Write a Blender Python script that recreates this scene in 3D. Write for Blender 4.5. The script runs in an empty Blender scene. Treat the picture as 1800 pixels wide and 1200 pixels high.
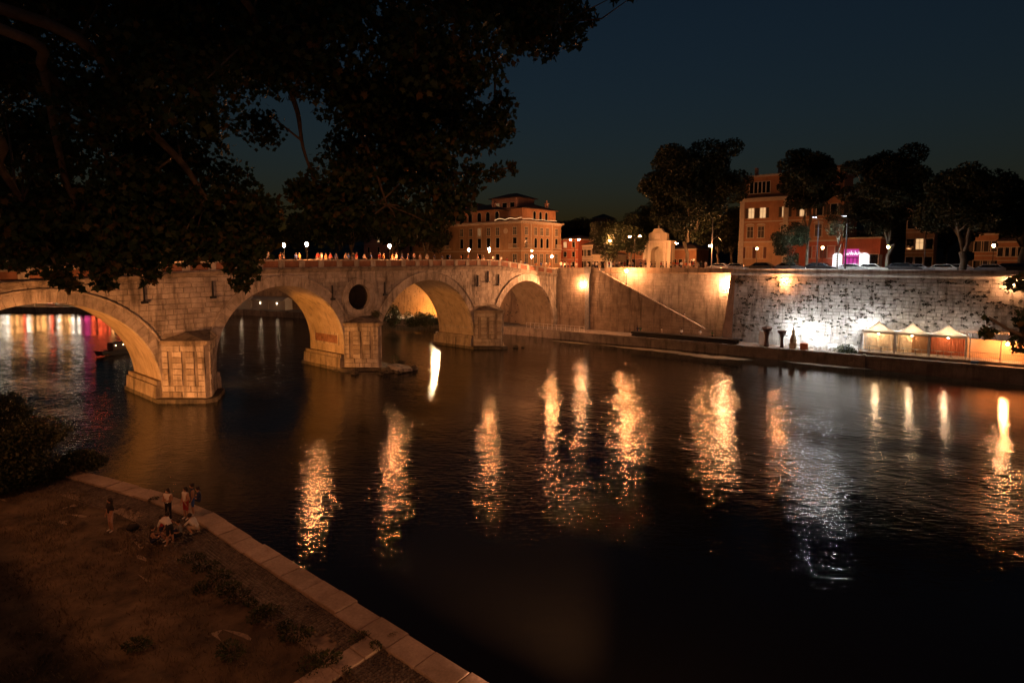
import bpy, math, random
import numpy as np
from mathutils import Vector, Matrix

random.seed(11)
RNG = np.random.default_rng(11)
sc = bpy.context.scene
col = sc.collection

# ---------------------------------------------------------------- camera, sky, exposure
CAM_Z = 15.0
PITCH = math.atan(0.0833)
FPX, PPY = 1000.0, 541.0                      # focal length and optical axis in 1800x1200 photo pixels
cam = bpy.data.cameras.new('camera')
cam.sensor_width = 36.0
cam.lens = 36.0 * FPX / 1800.0
cam.shift_y = -(600.0 - PPY) / 1800.0
cam.clip_start = 0.1
cam.clip_end = 5000.0
cam_o = bpy.data.objects.new('camera', cam)
cam_o.location = (0, 0, CAM_Z)
cam_o.rotation_euler = (math.pi / 2 - PITCH, 0, 0)
col.objects.link(cam_o)
sc.camera = cam_o

world = bpy.data.worlds.new('World')
sc.world = world
world.use_nodes = True
wn = world.node_tree
wn.nodes.clear()
sky = wn.nodes.new('ShaderNodeTexSky')
sky.sky_type = 'NISHITA'
sky.sun_disc = False
sky.sun_elevation = math.radians(2.0)
sky.sun_rotation = math.radians(180.0)
sky.air_density = 1.4
sky.dust_density = 0.6
sky.ozone_density = 3.5
bg = wn.nodes.new('ShaderNodeBackground')
bg.inputs['Strength'].default_value = 0.0105
wout = wn.nodes.new('ShaderNodeOutputWorld')
wn.links.new(sky.outputs['Color'], bg.inputs['Color'])
wn.links.new(bg.outputs['Background'], wout.inputs['Surface'])

sc.view_settings.view_transform = 'Standard'
sc.view_settings.look = 'None'
sc.view_settings.exposure = 1.0
sc.view_settings.gamma = 1.0
sc.view_settings.use_curve_mapping = False
sc.cycles.use_denoising = True
sc.cycles.max_bounces = 5
sc.cycles.diffuse_bounces = 2
sc.cycles.glossy_bounces = 3
sc.cycles.transmission_bounces = 3
sc.cycles.caustics_reflective = False
sc.cycles.caustics_refractive = False
sc.cycles.sample_clamp_indirect = 6.0

# ---------------------------------------------------------------- helpers
CF = np.array([0, math.cos(PITCH), -math.sin(PITCH)])
CU = np.array([0, math.sin(PITCH), math.cos(PITCH)])
CR = np.array([1.0, 0, 0])
CC = np.array([0, 0, CAM_Z])

def pix_ray(x, y):
    return CF + (x - 900) / FPX * CR + (PPY - y) / FPX * CU

def on_level(x, y, z):
    """photo pixel -> point on the horizontal plane z"""
    r = pix_ray(x, y)
    return Vector(CC + r * ((z - CAM_Z) / r[2]))

def at_depth(x, y, d):
    """photo pixel -> point at distance d in front of the camera"""
    r = pix_ray(x, y)
    return Vector(CC + r * (d / r[1]))

# river frame: x runs along the far bank (downstream = right), y along the bridge, away from the near bank
TIP1 = np.array(on_level(370, 705, 0)); TIP3 = np.array(on_level(890, 611, 0))
bv = TIP3 - TIP1; bv /= np.linalg.norm(bv)
nv = np.array([bv[1], -bv[0], 0.0])
ORG = TIP1 - nv * 3.7
THETA = math.atan2(nv[1], nv[0])
FRAME = Matrix.Translation(Vector(ORG)) @ Matrix.Rotation(THETA, 4, 'Z')

def W(x, y, z=0.0):
    return FRAME @ Vector((x, y, z))

def to_frame(v):
    return FRAME.inverted() @ Vector(v)

def wall_x(px, s):
    """x along the far bank where the photo column px meets the line y = s"""
    r = pix_ray(px, 458)
    o = ORG + bv * s
    t = ((o - CC) @ bv) / (r @ bv)
    return float((CC + t * r - ORG) @ nv)

def tag(o, label=None, cat=None, group=None, kind=None):
    if label: o['label'] = label
    if cat: o['category'] = cat
    if group: o['group'] = group
    if kind: o['kind'] = kind
    return o

def empty(name, M=None, label=None, cat=None, group=None, kind=None):
    o = bpy.data.objects.new(name, None)
    o.empty_display_size = 0.2
    col.objects.link(o)
    if M is not None:
        o.matrix_world = M if isinstance(M, Matrix) else Matrix.Translation(Vector(M))
    return tag(o, label, cat, group, kind)

def link(name, me, mat=None, parent=None, M=None):
    o = bpy.data.objects.new(name, me)
    col.objects.link(o)
    if mat is not None and len(me.materials) == 0:
        me.materials.append(mat)
    if parent is not None:
        o.parent = parent
        if M is not None: o.matrix_local = M
    elif M is not None:
        o.matrix_world = M
    return o

def place(p, rz=0.0, sc_=1.0):
    return Matrix.Translation(Vector(p)) @ Matrix.Rotation(rz, 4, 'Z') @ Matrix.Scale(sc_, 4)

def ordinal(k):
    w = ['first', 'second', 'third', 'fourth', 'fifth', 'sixth', 'seventh', 'eighth', 'ninth', 'tenth', 'eleventh', 'twelfth',
         'thirteenth', 'fourteenth', 'fifteenth', 'sixteenth', 'seventeenth', 'eighteenth', 'nineteenth', 'twentieth']
    t = {20: 'twenty', 30: 'thirty', 40: 'forty', 50: 'fifty', 60: 'sixty'}
    if k < 20: return w[k]
    a, b_ = (k + 1) // 10 * 10, (k + 1) % 10
    if b_ == 0: return {30: 'thirtieth', 40: 'fortieth', 50: 'fiftieth', 60: 'sixtieth'}[a]
    return t[a] + '-' + w[b_ - 1]

class MB:
    """collects simple shapes into one mesh"""
    def __init__(s): s.v = []; s.f = []
    def add(s, vs, fs):
        k = len(s.v)
        s.v.extend([tuple(map(float, q)) for q in vs])
        s.f.extend([tuple(i + k for i in q) for q in fs])
        return s
    def box(s, x0, x1, y0, y1, z0, z1, ch=0.0):
        if ch <= 0:
            vs = [(x0, y0, z0), (x1, y0, z0), (x1, y1, z0), (x0, y1, z0), (x0, y0, z1), (x1, y0, z1), (x1, y1, z1), (x0, y1, z1)]
            return s.add(vs, [(0, 3, 2, 1), (4, 5, 6, 7), (0, 1, 5, 4), (1, 2, 6, 5), (2, 3, 7, 6), (3, 0, 4, 7)])
        c = ch
        vs = []
        for z, q in ((z0, c), (z0 + c, 0), (z1 - c, 0), (z1, c)):
            vs += [(x0 + q, y0 + q, z), (x1 - q, y0 + q, z), (x1 - q, y1 - q, z), (x0 + q, y1 - q, z)]
        fs = [(0, 3, 2, 1), (12, 13, 14, 15)]
        for k in range(3):
            for i in range(4):
                j = (i + 1) % 4
                fs.append((4 * k + i, 4 * k + j, 4 * k + 4 + j, 4 * k + 4 + i))
        return s.add(vs, fs)
    def obox(s, M, sx, sy, sz):
        vs = [M @ Vector((a * sx / 2, b_ * sy / 2, c * sz / 2)) for c in (-1, 1) for b_ in (-1, 1) for a in (-1, 1)]
        return s.add(vs, [(0, 2, 3, 1), (4, 5, 7, 6), (0, 1, 5, 4), (1, 3, 7, 5), (3, 2, 6, 7), (2, 0, 4, 6)])
    def prism(s, poly, z0, z1, top=None):
        """vertical prism over a counter-clockwise outline; top = other outline for tapering"""
        n_ = len(poly); top = top or poly
        vs = [(p[0], p[1], z0) for p in poly] + [(p[0], p[1], z1) for p in top]
        fs = [tuple(range(n_))[::-1], tuple(range(n_, 2 * n_))]
        fs += [(i, (i + 1) % n_, n_ + (i + 1) % n_, n_ + i) for i in range(n_)]
        return s.add(vs, fs)
    def slab(s, poly, axis, a0, a1):
        """outline in the two other axes, extruded along axis 'x' or 'y'"""
        n_ = len(poly)
        if axis == 'x': vs = [(a0, p[0], p[1]) for p in poly] + [(a1, p[0], p[1]) for p in poly]
        else: vs = [(p[0], a0, p[1]) for p in poly] + [(p[0], a1, p[1]) for p in poly]
        fs = [tuple(range(n_))[::-1], tuple(range(n_, 2 * n_))]
        fs += [(i, (i + 1) % n_, n_ + (i + 1) % n_, n_ + i) for i in range(n_)]
        return s.add(vs, fs)
    def tube(s, pts, rad, seg=8, caps=True):
        pts = [Vector(p) for p in pts]
        if not hasattr(rad, '__len__'): rad = [rad] * len(pts)
        k = len(s.v); up = Vector((0, 0, 1))
        for i, p in enumerate(pts):
            d = (pts[min(i + 1, len(pts) - 1)] - pts[max(i - 1, 0)])
            d = d.normalized() if d.length > 1e-9 else Vector((0, 0, 1))
            a = d.cross(Vector((1, 0, 0)) if abs(d.z) > 0.9 else up).normalized()
            b_ = d.cross(a)
            for j in range(seg):
                t = 2 * math.pi * j / seg
                q = p + (a * math.cos(t) + b_ * math.sin(t)) * rad[i]
                s.v.append((q.x, q.y, q.z))
        for i in range(len(pts) - 1):
            for j in range(seg):
                j2 = (j + 1) % seg
                s.f.append((k + i * seg + j, k + i * seg + j2, k + (i + 1) * seg + j2, k + (i + 1) * seg + j))
        if caps:
            s.f.append(tuple(k + j for j in range(seg))[::-1])
            s.f.append(tuple(k + (len(pts) - 1) * seg + j for j in range(seg)))
        return s
    def lathe(s, prof, seg=12, c=(0, 0, 0)):
        k = len(s.v)
        for r, z in prof:
            for j in range(seg):
                t = 2 * math.pi * j / seg
                s.v.append((c[0] + r * math.cos(t), c[1] + r * math.sin(t), c[2] + z))
        for i in range(len(prof) - 1):
            for j in range(seg):
                j2 = (j + 1) % seg
                s.f.append((k + i * seg + j, k + i * seg + j2, k + (i + 1) * seg + j2, k + (i + 1) * seg + j))
        s.f.append(tuple(k + j for j in range(seg))[::-1])
        s.f.append(tuple(k + (len(prof) - 1) * seg + j for j in range(seg)))
        return s
    def ball(s, c, r, seg=10, rings=6, sq=(1, 1, 1)):
        prof = [(max(1e-3, r * math.sin(math.pi * i / rings)), -r * math.cos(math.pi * i / rings)) for i in range(rings + 1)]
        k = len(s.v); s.lathe(prof, seg)
        for i in range(k, len(s.v)):
            x, y, z = s.v[i]; s.v[i] = (c[0] + x * sq[0], c[1] + y * sq[1], c[2] + z * sq[2])
        return s
    def mesh(s, name, smooth=False):
        me = bpy.data.meshes.new(name)
        me.from_pydata(s.v, [], s.f)
        if smooth: me.polygons.foreach_set('use_smooth', [True] * len(me.polygons))
        me.update()
        return me
    def build(s, name, mat, parent=None, M=None, smooth=False):
        return link(name, s.mesh(name, smooth), mat, parent, M)

def fast_mesh(name, verts, faces_flat, n_per, smooth=False):
    """numpy arrays -> mesh with equal-sized faces"""
    me = bpy.data.meshes.new(name)
    nf = len(faces_flat) // n_per
    me.vertices.add(len(verts)); me.vertices.foreach_set('co', np.asarray(verts, np.float32).ravel())
    me.loops.add(nf * n_per); me.loops.foreach_set('vertex_index', np.asarray(faces_flat, np.int32))
    me.polygons.add(nf); me.polygons.foreach_set('loop_start', np.arange(nf, dtype=np.int32) * n_per)
    if smooth: me.polygons.foreach_set('use_smooth', np.ones(nf, bool))
    me.update(calc_edges=True); me.validate()
    return me

# ---------------------------------------------------------------- materials
def new_mat(name):
    m = bpy.data.materials.new(name); m.use_nodes = True
    nt = m.node_tree; p = nt.nodes['Principled BSDF']
    return m, nt, p

def ramp(nt, fac, stops):
    r = nt.nodes.new('ShaderNodeValToRGB')
    el = r.color_ramp.elements
    while len(el) < len(stops): el.new(0.5)
    for e, (t, c) in zip(el, stops): e.position = t; e.color = (*c, 1) if len(c) == 3 else c
    nt.links.new(fac, r.inputs['Fac'])
    return r.outputs['Color']

def noise(nt, scale, detail=4, rough=0.6, coord='Object', stretch=None, out='Fac'):
    tc = nt.nodes.new('ShaderNodeTexCoord')
    src = tc.outputs[coord] if coord != 'World' else None
    if coord == 'World':
        g = nt.nodes.new('ShaderNodeNewGeometry'); src = g.outputs['Position']
    if stretch:
        mp = nt.nodes.new('ShaderNodeMapping'); mp.inputs['Scale'].default_value = stretch
        nt.links.new(src, mp.inputs['Vector']); src = mp.outputs['Vector']
    n_ = nt.nodes.new('ShaderNodeTexNoise')
    n_.inputs['Scale'].default_value = scale; n_.inputs['Detail'].default_value = detail; n_.inputs['Roughness'].default_value = rough
    nt.links.new(src, n_.inputs['Vector'])
    return n_.outputs[out]

def mix(nt, a, b_, fac, mode='MIX'):
    m = nt.nodes.new('ShaderNodeMix'); m.data_type = 'RGBA'; m.blend_type = mode
    for s_, v in ((6, a), (7, b_)):
        if isinstance(v, tuple): m.inputs[s_].default_value = (*v, 1)
        else: nt.links.new(v, m.inputs[s_])
    if isinstance(fac, (int, float)): m.inputs[0].default_value = fac
    else: nt.links.new(fac, m.inputs[0])
    return m.outputs[2]

def bump(nt, p, h, strength=0.3, dist=0.05):
    b_ = nt.nodes.new('ShaderNodeBump')
    b_.inputs['Strength'].default_value = strength; b_.inputs['Distance'].default_value = dist
    nt.links.new(h, b_.inputs['Height']); nt.links.new(b_.outputs['Normal'], p.inputs['Normal'])

def m_stone(name, c1, c2, stain=(0.06, 0.045, 0.03), stain_amt=0.6, rough=0.85, drip=True, per_obj=0.08, holes=False):
    m, nt, p = new_mat(name)
    base = ramp(nt, noise(nt, 0.55, 7, 0.7, 'World'), [(0.36, c1), (0.62, c2)])
    fine = noise(nt, 9.0, 5, 0.7, 'World')
    base = mix(nt, base, ramp(nt, fine, [(0.3, (0.55, 0.55, 0.55)), (0.7, (1.1, 1.1, 1.1))]), 0.6, 'MULTIPLY')
    if per_obj:
        oi = nt.nodes.new('ShaderNodeObjectInfo')
        gi = nt.nodes.new('ShaderNodeNewGeometry')
        ad = nt.nodes.new('ShaderNodeMath'); ad.operation = 'ADD'
        nt.links.new(oi.outputs['Random'], ad.inputs[0]); nt.links.new(gi.outputs['Random Per Island'], ad.inputs[1])
        fr = nt.nodes.new('ShaderNodeMath'); fr.operation = 'FRACT'; nt.links.new(ad.outputs[0], fr.inputs[0])
        base = mix(nt, base, ramp(nt, fr.outputs[0], [(0.0, (1 - per_obj * 2,) * 3), (1.0, (1 + per_obj,) * 3)]), 1.0, 'MULTIPLY')
    if drip:
        d = noise(nt, 0.9, 5, 0.6, 'World', (1.6, 1.6, 0.22))
        d2 = ramp(nt, d, [(0.50, (0, 0, 0)), (0.66, (1, 1, 1))])
        sc2 = nt.nodes.new('ShaderNodeMath'); sc2.operation = 'MULTIPLY'; sc2.inputs[1].default_value = stain_amt
        nt.links.new(d2, sc2.inputs[0])
        base = mix(nt, base, stain, sc2.outputs[0])
    if holes:
        v = nt.nodes.new('ShaderNodeTexVoronoi'); v.inputs['Scale'].default_value = 1.1
        g = nt.nodes.new('ShaderNodeNewGeometry'); nt.links.new(g.outputs['Position'], v.inputs['Vector'])
        h = ramp(nt, v.outputs['Distance'], [(0.10, (1, 1, 1)), (0.2, (0, 0, 0))])
        base = mix(nt, base, (0.03, 0.028, 0.02), h)
    nt.links.new(base, p.inputs['Base Color'])
    p.inputs['Roughness'].default_value = rough
    bump(nt, p, fine, 0.5, 0.04)
    return m

def m_plain(name, c, rough=0.6, metal=0.0, var=0.25, scale=3.0, bmp=0.15, spec=0.5):
    m, nt, p = new_mat(name)
    n_ = noise(nt, scale, 5, 0.65, 'World')
    lo = tuple(x * (1 - var) for x in c); hi = tuple(min(1, x * (1 + var)) for x in c)
    nt.links.new(ramp(nt, n_, [(0.3, lo), (0.7, hi)]), p.inputs['Base Color'])
    p.inputs['Roughness'].default_value = rough; p.inputs['Metallic'].default_value = metal
    p.inputs['Specular IOR Level'].default_value = spec
    if bmp: bump(nt, p, noise(nt, scale * 6, 4, 0.6, 'World'), bmp, 0.02)
    return m

def m_emit(name, c, strength, base=(0.12, 0.12, 0.12)):
    m, nt, p = new_mat(name)
    p.inputs['Base Color'].default_value = (*base, 1)
    p.inputs['Emission Color'].default_value = (*c, 1)
    p.inputs['Emission Strength'].default_value = strength
    return m

def m_leaf(name, c1, c2, c3, trans=0.15):
    m, nt, p = new_mat(name)
    g = nt.nodes.new('ShaderNodeNewGeometry'); oi = nt.nodes.new('ShaderNodeObjectInfo')
    ad = nt.nodes.new('ShaderNodeMath'); ad.operation = 'ADD'
    nt.links.new(g.outputs['Random Per Island'], ad.inputs[0]); nt.links.new(oi.outputs['Random'], ad.inputs[1])
    fr = nt.nodes.new('ShaderNodeMath'); fr.operation = 'FRACT'; nt.links.new(ad.outputs[0], fr.inputs[0])
    nt.links.new(ramp(nt, fr.outputs[0], [(0.0, c1), (0.6, c2), (0.97, c3)]), p.inputs['Base Color'])
    p.inputs['Roughness'].default_value = 0.55
    p.inputs['Specular IOR Level'].default_value = 0.3
    if trans:
        t = nt.nodes.new('ShaderNodeBsdfTranslucent'); t.inputs['Color'].default_value = (*c2, 1)
        mx = nt.nodes.new('ShaderNodeMixShader'); mx.inputs[0].default_value = trans
        out = nt.nodes['Material Output']
        nt.links.new(p.outputs[0], mx.inputs[1]); nt.links.new(t.outputs[0], mx.inputs[2]); nt.links.new(mx.outputs[0], out.inputs['Surface'])
    return m

def m_brick(name, c1, c2, mortar, sx=1.0):
    m, nt, p = new_mat(name)
    tc = nt.nodes.new('ShaderNodeTexCoord'); mp = nt.nodes.new('ShaderNodeMapping')
    mp.inputs['Rotation'].default_value = (math.pi / 2, 0, math.pi / 2) ; nt.links.new(tc.outputs['Object'], mp.inputs['Vector'])
    b_ = nt.nodes.new('ShaderNodeTexBrick'); b_.inputs['Scale'].default_value = sx
    b_.inputs['Brick Width'].default_value = 0.28; b_.inputs['Row Height'].default_value = 0.075; b_.inputs['Mortar Size'].default_value = 0.008
    b_.inputs['Color1'].default_value = (*c1, 1); b_.inputs['Color2'].default_value = (*c2, 1); b_.inputs['Mortar'].default_value = (*mortar, 1)
    nt.links.new(mp.outputs['Vector'], b_.inputs['Vector'])
    c = mix(nt, b_.outputs['Color'], ramp(nt, noise(nt, 1.2, 6, 0.7, 'World'), [(0.3, (0.45, 0.4, 0.38)), (0.65, (1.1, 1.1, 1.1))]), 0.9, 'MULTIPLY')
    nt.links.new(c, p.inputs['Base Color']); p.inputs['Roughness'].default_value = 0.9
    bump(nt, p, b_.outputs['Fac'], 0.4, -0.02)
    return m

STONE = m_stone('travertine', (0.30, 0.25, 0.19), (0.54, 0.47, 0.38), stain_amt=0.75)
STONE_D = m_stone('weathered travertine', (0.20, 0.16, 0.11), (0.38, 0.31, 0.23), stain_amt=0.85)
VAULT = m_stone('vault masonry', (0.33, 0.26, 0.17), (0.47, 0.38, 0.27), stain=(0.08, 0.06, 0.04), stain_amt=0.4, per_obj=0.0)
WALLST = m_stone('embankment stone', (0.34, 0.31, 0.27), (0.50, 0.46, 0.41), stain_amt=0.55, per_obj=0.07)
WALLRED = m_stone('stair wall stone', (0.33, 0.25, 0.18), (0.47, 0.37, 0.28), stain_amt=0.6, per_obj=0.07)
JOINT = m_plain('mortar joint', (0.26, 0.22, 0.17), 0.95, var=0.4)
BRICK = m_brick('parapet brick', (0.30, 0.13, 0.065), (0.22, 0.09, 0.05), (0.22, 0.18, 0.14))
MOSSY = m_stone('wet foundation stone', (0.045, 0.036, 0.022), (0.16, 0.13, 0.08), stain=(0.02, 0.02, 0.012), stain_amt=0.9)
TARMAC = m_plain('asphalt', (0.05, 0.048, 0.045), 0.8, var=0.3, scale=2)
QUAYST = m_stone('quay paving', (0.20, 0.17, 0.14), (0.34, 0.29, 0.24), stain_amt=0.5, per_obj=0.0)
KERB = m_stone('kerb travertine', (0.34, 0.28, 0.22), (0.50, 0.42, 0.34), stain_amt=0.2, per_obj=0.12)
COBBLE = m_stone('basalt cobbles', (0.07, 0.06, 0.055), (0.16, 0.14, 0.12), stain_amt=0.2, per_obj=0.25, rough=0.7)
IRON = m_plain('dark iron', (0.03, 0.03, 0.032), 0.5, 0.6, var=0.2)
STEEL = m_plain('galvanised steel', (0.35, 0.35, 0.36), 0.45, 0.7, var=0.15)
BARK = m_stone('plane bark', (0.10, 0.085, 0.06), (0.26, 0.23, 0.17), stain_amt=0.4, per_obj=0.1)
LEAF = m_leaf('plane leaf', (0.020, 0.048, 0.020), (0.036, 0.075, 0.026), (0.10, 0.075, 0.02))
LEAF_F = m_leaf('tree leaf', (0.014, 0.026, 0.013), (0.028, 0.042, 0.018), (0.045, 0.045, 0.02), 0.1)
SHRUB = m_leaf('shrub leaf', (0.02, 0.034, 0.014), (0.04, 0.055, 0.02), (0.06, 0.06, 0.025), 0.1)
GRASSM = m_leaf('dry grass', (0.07, 0.06, 0.03), (0.13, 0.10, 0.05), (0.17, 0.14, 0.08), 0.1)
SOIL = m_plain('dry soil and turf', (0.085, 0.065, 0.042), 0.95, var=0.8, scale=0.8, bmp=0.9)
GLASSD = m_plain('dark window glass', (0.012, 0.014, 0.016), 0.08, 0.0, var=0.1, bmp=0)
WHITE = m_plain('white paint', (0.75, 0.74, 0.72), 0.5, var=0.06)
CANVAS = m_plain('tent canvas', (0.72, 0.70, 0.66), 0.8, var=0.08, scale=2)
_nt = CANVAS.node_tree; _t = _nt.nodes.new('ShaderNodeBsdfTranslucent'); _t.inputs['Color'].default_value = (.7, .66, .58, 1)
_mx = _nt.nodes.new('ShaderNodeMixShader'); _mx.inputs[0].default_value = .5
_nt.links.new(_nt.nodes['Principled BSDF'].outputs[0], _mx.inputs[1]); _nt.links.new(_t.outputs[0], _mx.inputs[2]); _nt.links.new(_mx.outputs[0], _nt.nodes['Material Output'].inputs['Surface'])
RUBBER = m_plain('rubber', (0.02, 0.02, 0.02), 0.8, var=0.1)
TILE = m_plain('roof tile', (0.12, 0.075, 0.05), 0.85, var=0.4, scale=2.5, bmp=0.5)
WARM = (1.0, 0.36, 0.12)
SODIUM = (1.0, 0.31, 0.11)
COOL = (0.95, 0.98, 1.0)
L_STREET = m_emit('street lamp glow', WARM, 1100.0)
L_BRIDGE = m_emit('bridge lantern glow', WARM, 1000.0)
L_FRONT = m_emit('facade fill lantern glow', (1.0, .38, .13), 80.0)  # glow of the lanterns added to light the facades
L_WALL = m_emit('wall floodlight glow', (1.0, 0.42, 0.17), 750.0)
L_COOL = m_emit('white floodlight glow', COOL, 1600.0)

# ---------------------------------------------------------------- bridge
BW = 8.6                                        # bridge width
ARCHES = [(-12.9, 1.5, 9.6), (10.7, 3.5, 8.4), (34.6, 2.0, 10.0), (59.0, 2.4, 8.8)]
OC = (21.7, 9.95, 1.80)                         # round eye over the middle pier
RING = 1.05
_ps = [-60, -30, -15.6, -7, -1.9, 4, 9.4, 19, 47, 51.6, 54.8, 61.6, 68.1, 72]
_pz = [12.6, 13.7, 14.2, 14.45, 14.8, 15.0, 15.1, 15.15, 15.15, 15.0, 14.7, 14.0, 13.35, 13.3]
def ptop(s): return float(np.interp(s, _ps, _pz))
def ctop(s): return ptop(s) - 1.12             # top of the cornice, foot of the parapet
def cbot(s): return ptop(s) - 1.68

S0, S1 = -45.0, 68.8
bridge = empty('stone_bridge', FRAME, 'old floodlit stone arch bridge with four arches and a round eye crossing the river', 'bridge')

def soffit(s):
    for c, z, r in ARCHES:
        if abs(s - c) < r: return z + math.sqrt(max(0, r * r - (s - c) ** 2))
    return -1.5

ss = set(np.round(np.arange(S0, S1 + .01, 0.8), 3)) | {S1}
for c, z, r in ARCHES:
    for k in range(49):
        ss.add(round(c - r * math.cos(math.pi * k / 48), 3))
    ss |= {round(c - r - 0.002, 3), round(c + r + 0.002, 3)}
for k in range(25): ss.add(round(OC[0] - OC[2] * math.cos(math.pi * k / 24), 3))
ss = sorted(s for s in ss if S0 <= s <= S1)
def face_strip(x):
    m = MB()
    for a, b_ in zip(ss[:-1], ss[1:]):
        if b_ - a < 1e-4: continue
        mid = (a + b_) / 2
        inside = any(abs(mid - c) < r for c, z, r in ARCHES)
        za = soffit(a) if inside else -1.5
        zb = soffit(b_) if inside else -1.5
        if inside:
            za = max(za, min(z for c, z, r in ARCHES if abs(mid - c) < r)) if za < 0 else za
            zb = max(zb, min(z for c, z, r in ARCHES if abs(mid - c) < r)) if zb < 0 else zb
        ta, tb = cbot(a) + .3, cbot(b_) + .3
        if abs(mid - OC[0]) < OC[2]:
            ha = math.sqrt(max(0, OC[2] ** 2 - (a - OC[0]) ** 2)); hb = math.sqrt(max(0, OC[2] ** 2 - (b_ - OC[0]) ** 2))
            m.add([(x, a, za), (x, b_, zb), (x, b_, OC[1] - hb), (x, a, OC[1] - ha)], [(0, 1, 2, 3)])
            m.add([(x, a, OC[1] + ha), (x, b_, OC[1] + hb), (x, b_, tb), (x, a, ta)], [(0, 1, 2, 3)])
        else:
            m.add([(x, a, za), (x, b_, zb), (x, b_, tb), (x, a, ta)], [(0, 1, 2, 3)])
    return m
spandrel = face_strip(-0.08).build('spandrel_wall', JOINT, bridge)
face_strip(-BW).build('rear_spandrel_wall', STONE_D, bridge)
# vaults (with the pier sides under them)
for c, z, r in ARCHES:
    m = MB(); pts = [(c - r, -1.5)] + [(c - r * math.cos(math.pi * k / 40), z + r * math.sin(math.pi * k / 40)) for k in range(41)] + [(c + r, -1.5)]
    for (a, za), (b_, zb) in zip(pts[:-1], pts[1:]):
        m.add([(-0.07, a, za), (-BW, a, za), (-BW, b_, zb), (-0.07, b_, zb)], [(0, 1, 2, 3)])
    m.build('arch_vault', VAULT, bridge, smooth=False)
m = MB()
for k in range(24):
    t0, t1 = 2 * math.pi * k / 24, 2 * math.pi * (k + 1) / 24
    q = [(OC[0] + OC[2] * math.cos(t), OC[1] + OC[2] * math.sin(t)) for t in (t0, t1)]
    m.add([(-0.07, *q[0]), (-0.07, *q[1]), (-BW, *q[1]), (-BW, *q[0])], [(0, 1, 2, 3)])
m.build('round_eye_tunnel', m_stone('shade-painted tunnel stone', (.035, .03, .022), (.07, .055, .04), per_obj=0), bridge)  # shade inside the deep eye painted in as a near-black stone colour

def wedge(m, c, z, r0, r1, t0, t1, x0, x1, g=0.006):
    t0 += g / r0; t1 -= g / r0
    vs = []
    for x, ins in ((x0, 0), (x1 - 0.03, 0), (x1, 0.025)):
        for r, t in ((r0 + ins, t0 + ins / r0), (r1 - ins, t0 + ins / r1), (r1 - ins, t1 - ins / r1), (r0 + ins, t1 - ins / r0)):
            vs.append((x, c - r * math.cos(t), z + r * math.sin(t)))
    fs = [(8, 9, 10, 11)]
    for k in (0, 4):
        for i in range(4):
            j = (i + 1) % 4
            fs.append((k + i, k + j, k + 4 + j, k + 4 + i))
    fs.append((3, 2, 1, 0))
    m.add(vs, fs)

def moulding(c, z, r0, r1, x1, t0, t1, n_=60):
    m = MB()
    prof = [(r0, -0.05), (r0, x1 * 0.6), (r0 + (r1 - r0) * 0.4, x1 * 0.75), (r0 + (r1 - r0) * 0.6, x1), (r1, x1), (r1, -0.05)]
    for k in range(n_):
        a, b_ = t0 + (t1 - t0) * k / n_, t0 + (t1 - t0) * (k + 1) / n_
        for (ra, xa), (rb, xb) in zip(prof[:-1], prof[1:]):
            m.add([(x_, c - r_ * math.cos(t), z + r_ * math.sin(t)) for x_, r_, t in ((xa, ra, a), (xa, ra, b_), (xb, rb, b_), (xb, rb, a))], [(0, 3, 2, 1)])
    return m
for c, z, r in ARCHES:
    ring = moulding(c, z, r + RING, r + RING + 0.24, 0.17, 0.03, math.pi - 0.03).build('archivolt', STONE, bridge)
    nvs = int(math.pi * r / 0.74) | 1
    for k in range(nvs):
        m = MB(); wedge(m, c, z, r - 0.02, r + RING, math.pi * k / nvs, math.pi * (k + 1) / nvs, -0.5, 0.07 + random.uniform(-.012, .012))
        m.build('voussoir', STONE, ring)
ring = moulding(OC[0], OC[1], OC[2] + 0.72, OC[2] + 0.95, 0.14, 0, 2 * math.pi, 48).build('round_eye_ring', STONE, bridge)
for k in range(20):
    m = MB(); wedge(m, OC[0], OC[1], OC[2] - 0.02, OC[2] + 0.72, 2 * math.pi * k / 20, 2 * math.pi * (k + 1) / 20, -0.6, 0.06 + random.uniform(-.012, .012))
    m.build('voussoir', STONE, ring)

# ashlar facing between the rings
m = MB()
m.add([(0, 0, 0), (0, 1, 0), (0, 1, 1), (0, 0, 1), (1, .03, .05), (1, .97, .05), (1, .97, .95), (1, .03, .95)],
      [(4, 5, 6, 7), (0, 1, 5, 4), (1, 2, 6, 5), (2, 3, 7, 6), (3, 0, 4, 7)])
BLOCK_ME = m.mesh('stone_block')                # depth x, length y, height z
blocks = []
H_C = 0.56
zrow = 1.0
rowi = 0
while zrow < 14.5:
    h = H_C * random.uniform(0.9, 1.1)
    iv = [(-24.0, S1)]
    cuts = [(c, z, r + 0.55) for c, z, r in ARCHES] + [(OC[0], OC[1], OC[2] + 0.4)]
    for c, z, r in cuts:
        zz = min(max(z, zrow), zrow + h)
        full = (zrow < z) and r > 3
        d2 = r * r - (zz - z) ** 2 if not full else r * r
        if d2 <= 0: continue
        w = math.sqrt(d2)
        new = []
        for a, b_ in iv:
            if c + w <= a or c - w >= b_: new.append((a, b_)); continue
            if c - w > a: new.append((a, c - w))
            if c + w < b_: new.append((c + w, b_))
        iv = new
    for a, b_ in iv:
        s = a
        while s < b_ - 0.05:
            L = min(random.uniform(0.75, 1.65), b_ - s)
            if b_ - s - L < 0.4: L = b_ - s
            top = min(cbot(s), cbot(s + L)) + 0.02
            hh = min(h, top - zrow)
            if hh > 0.12: blocks.append((s, zrow, L, hh))
            s += L
    zrow += h; rowi += 1
blocks.sort(key=lambda q: -q[2] * q[3] / (30 + (q[0] + 25)) ** 2)
blocks = [q for q in blocks if q[0] > -18]
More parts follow.
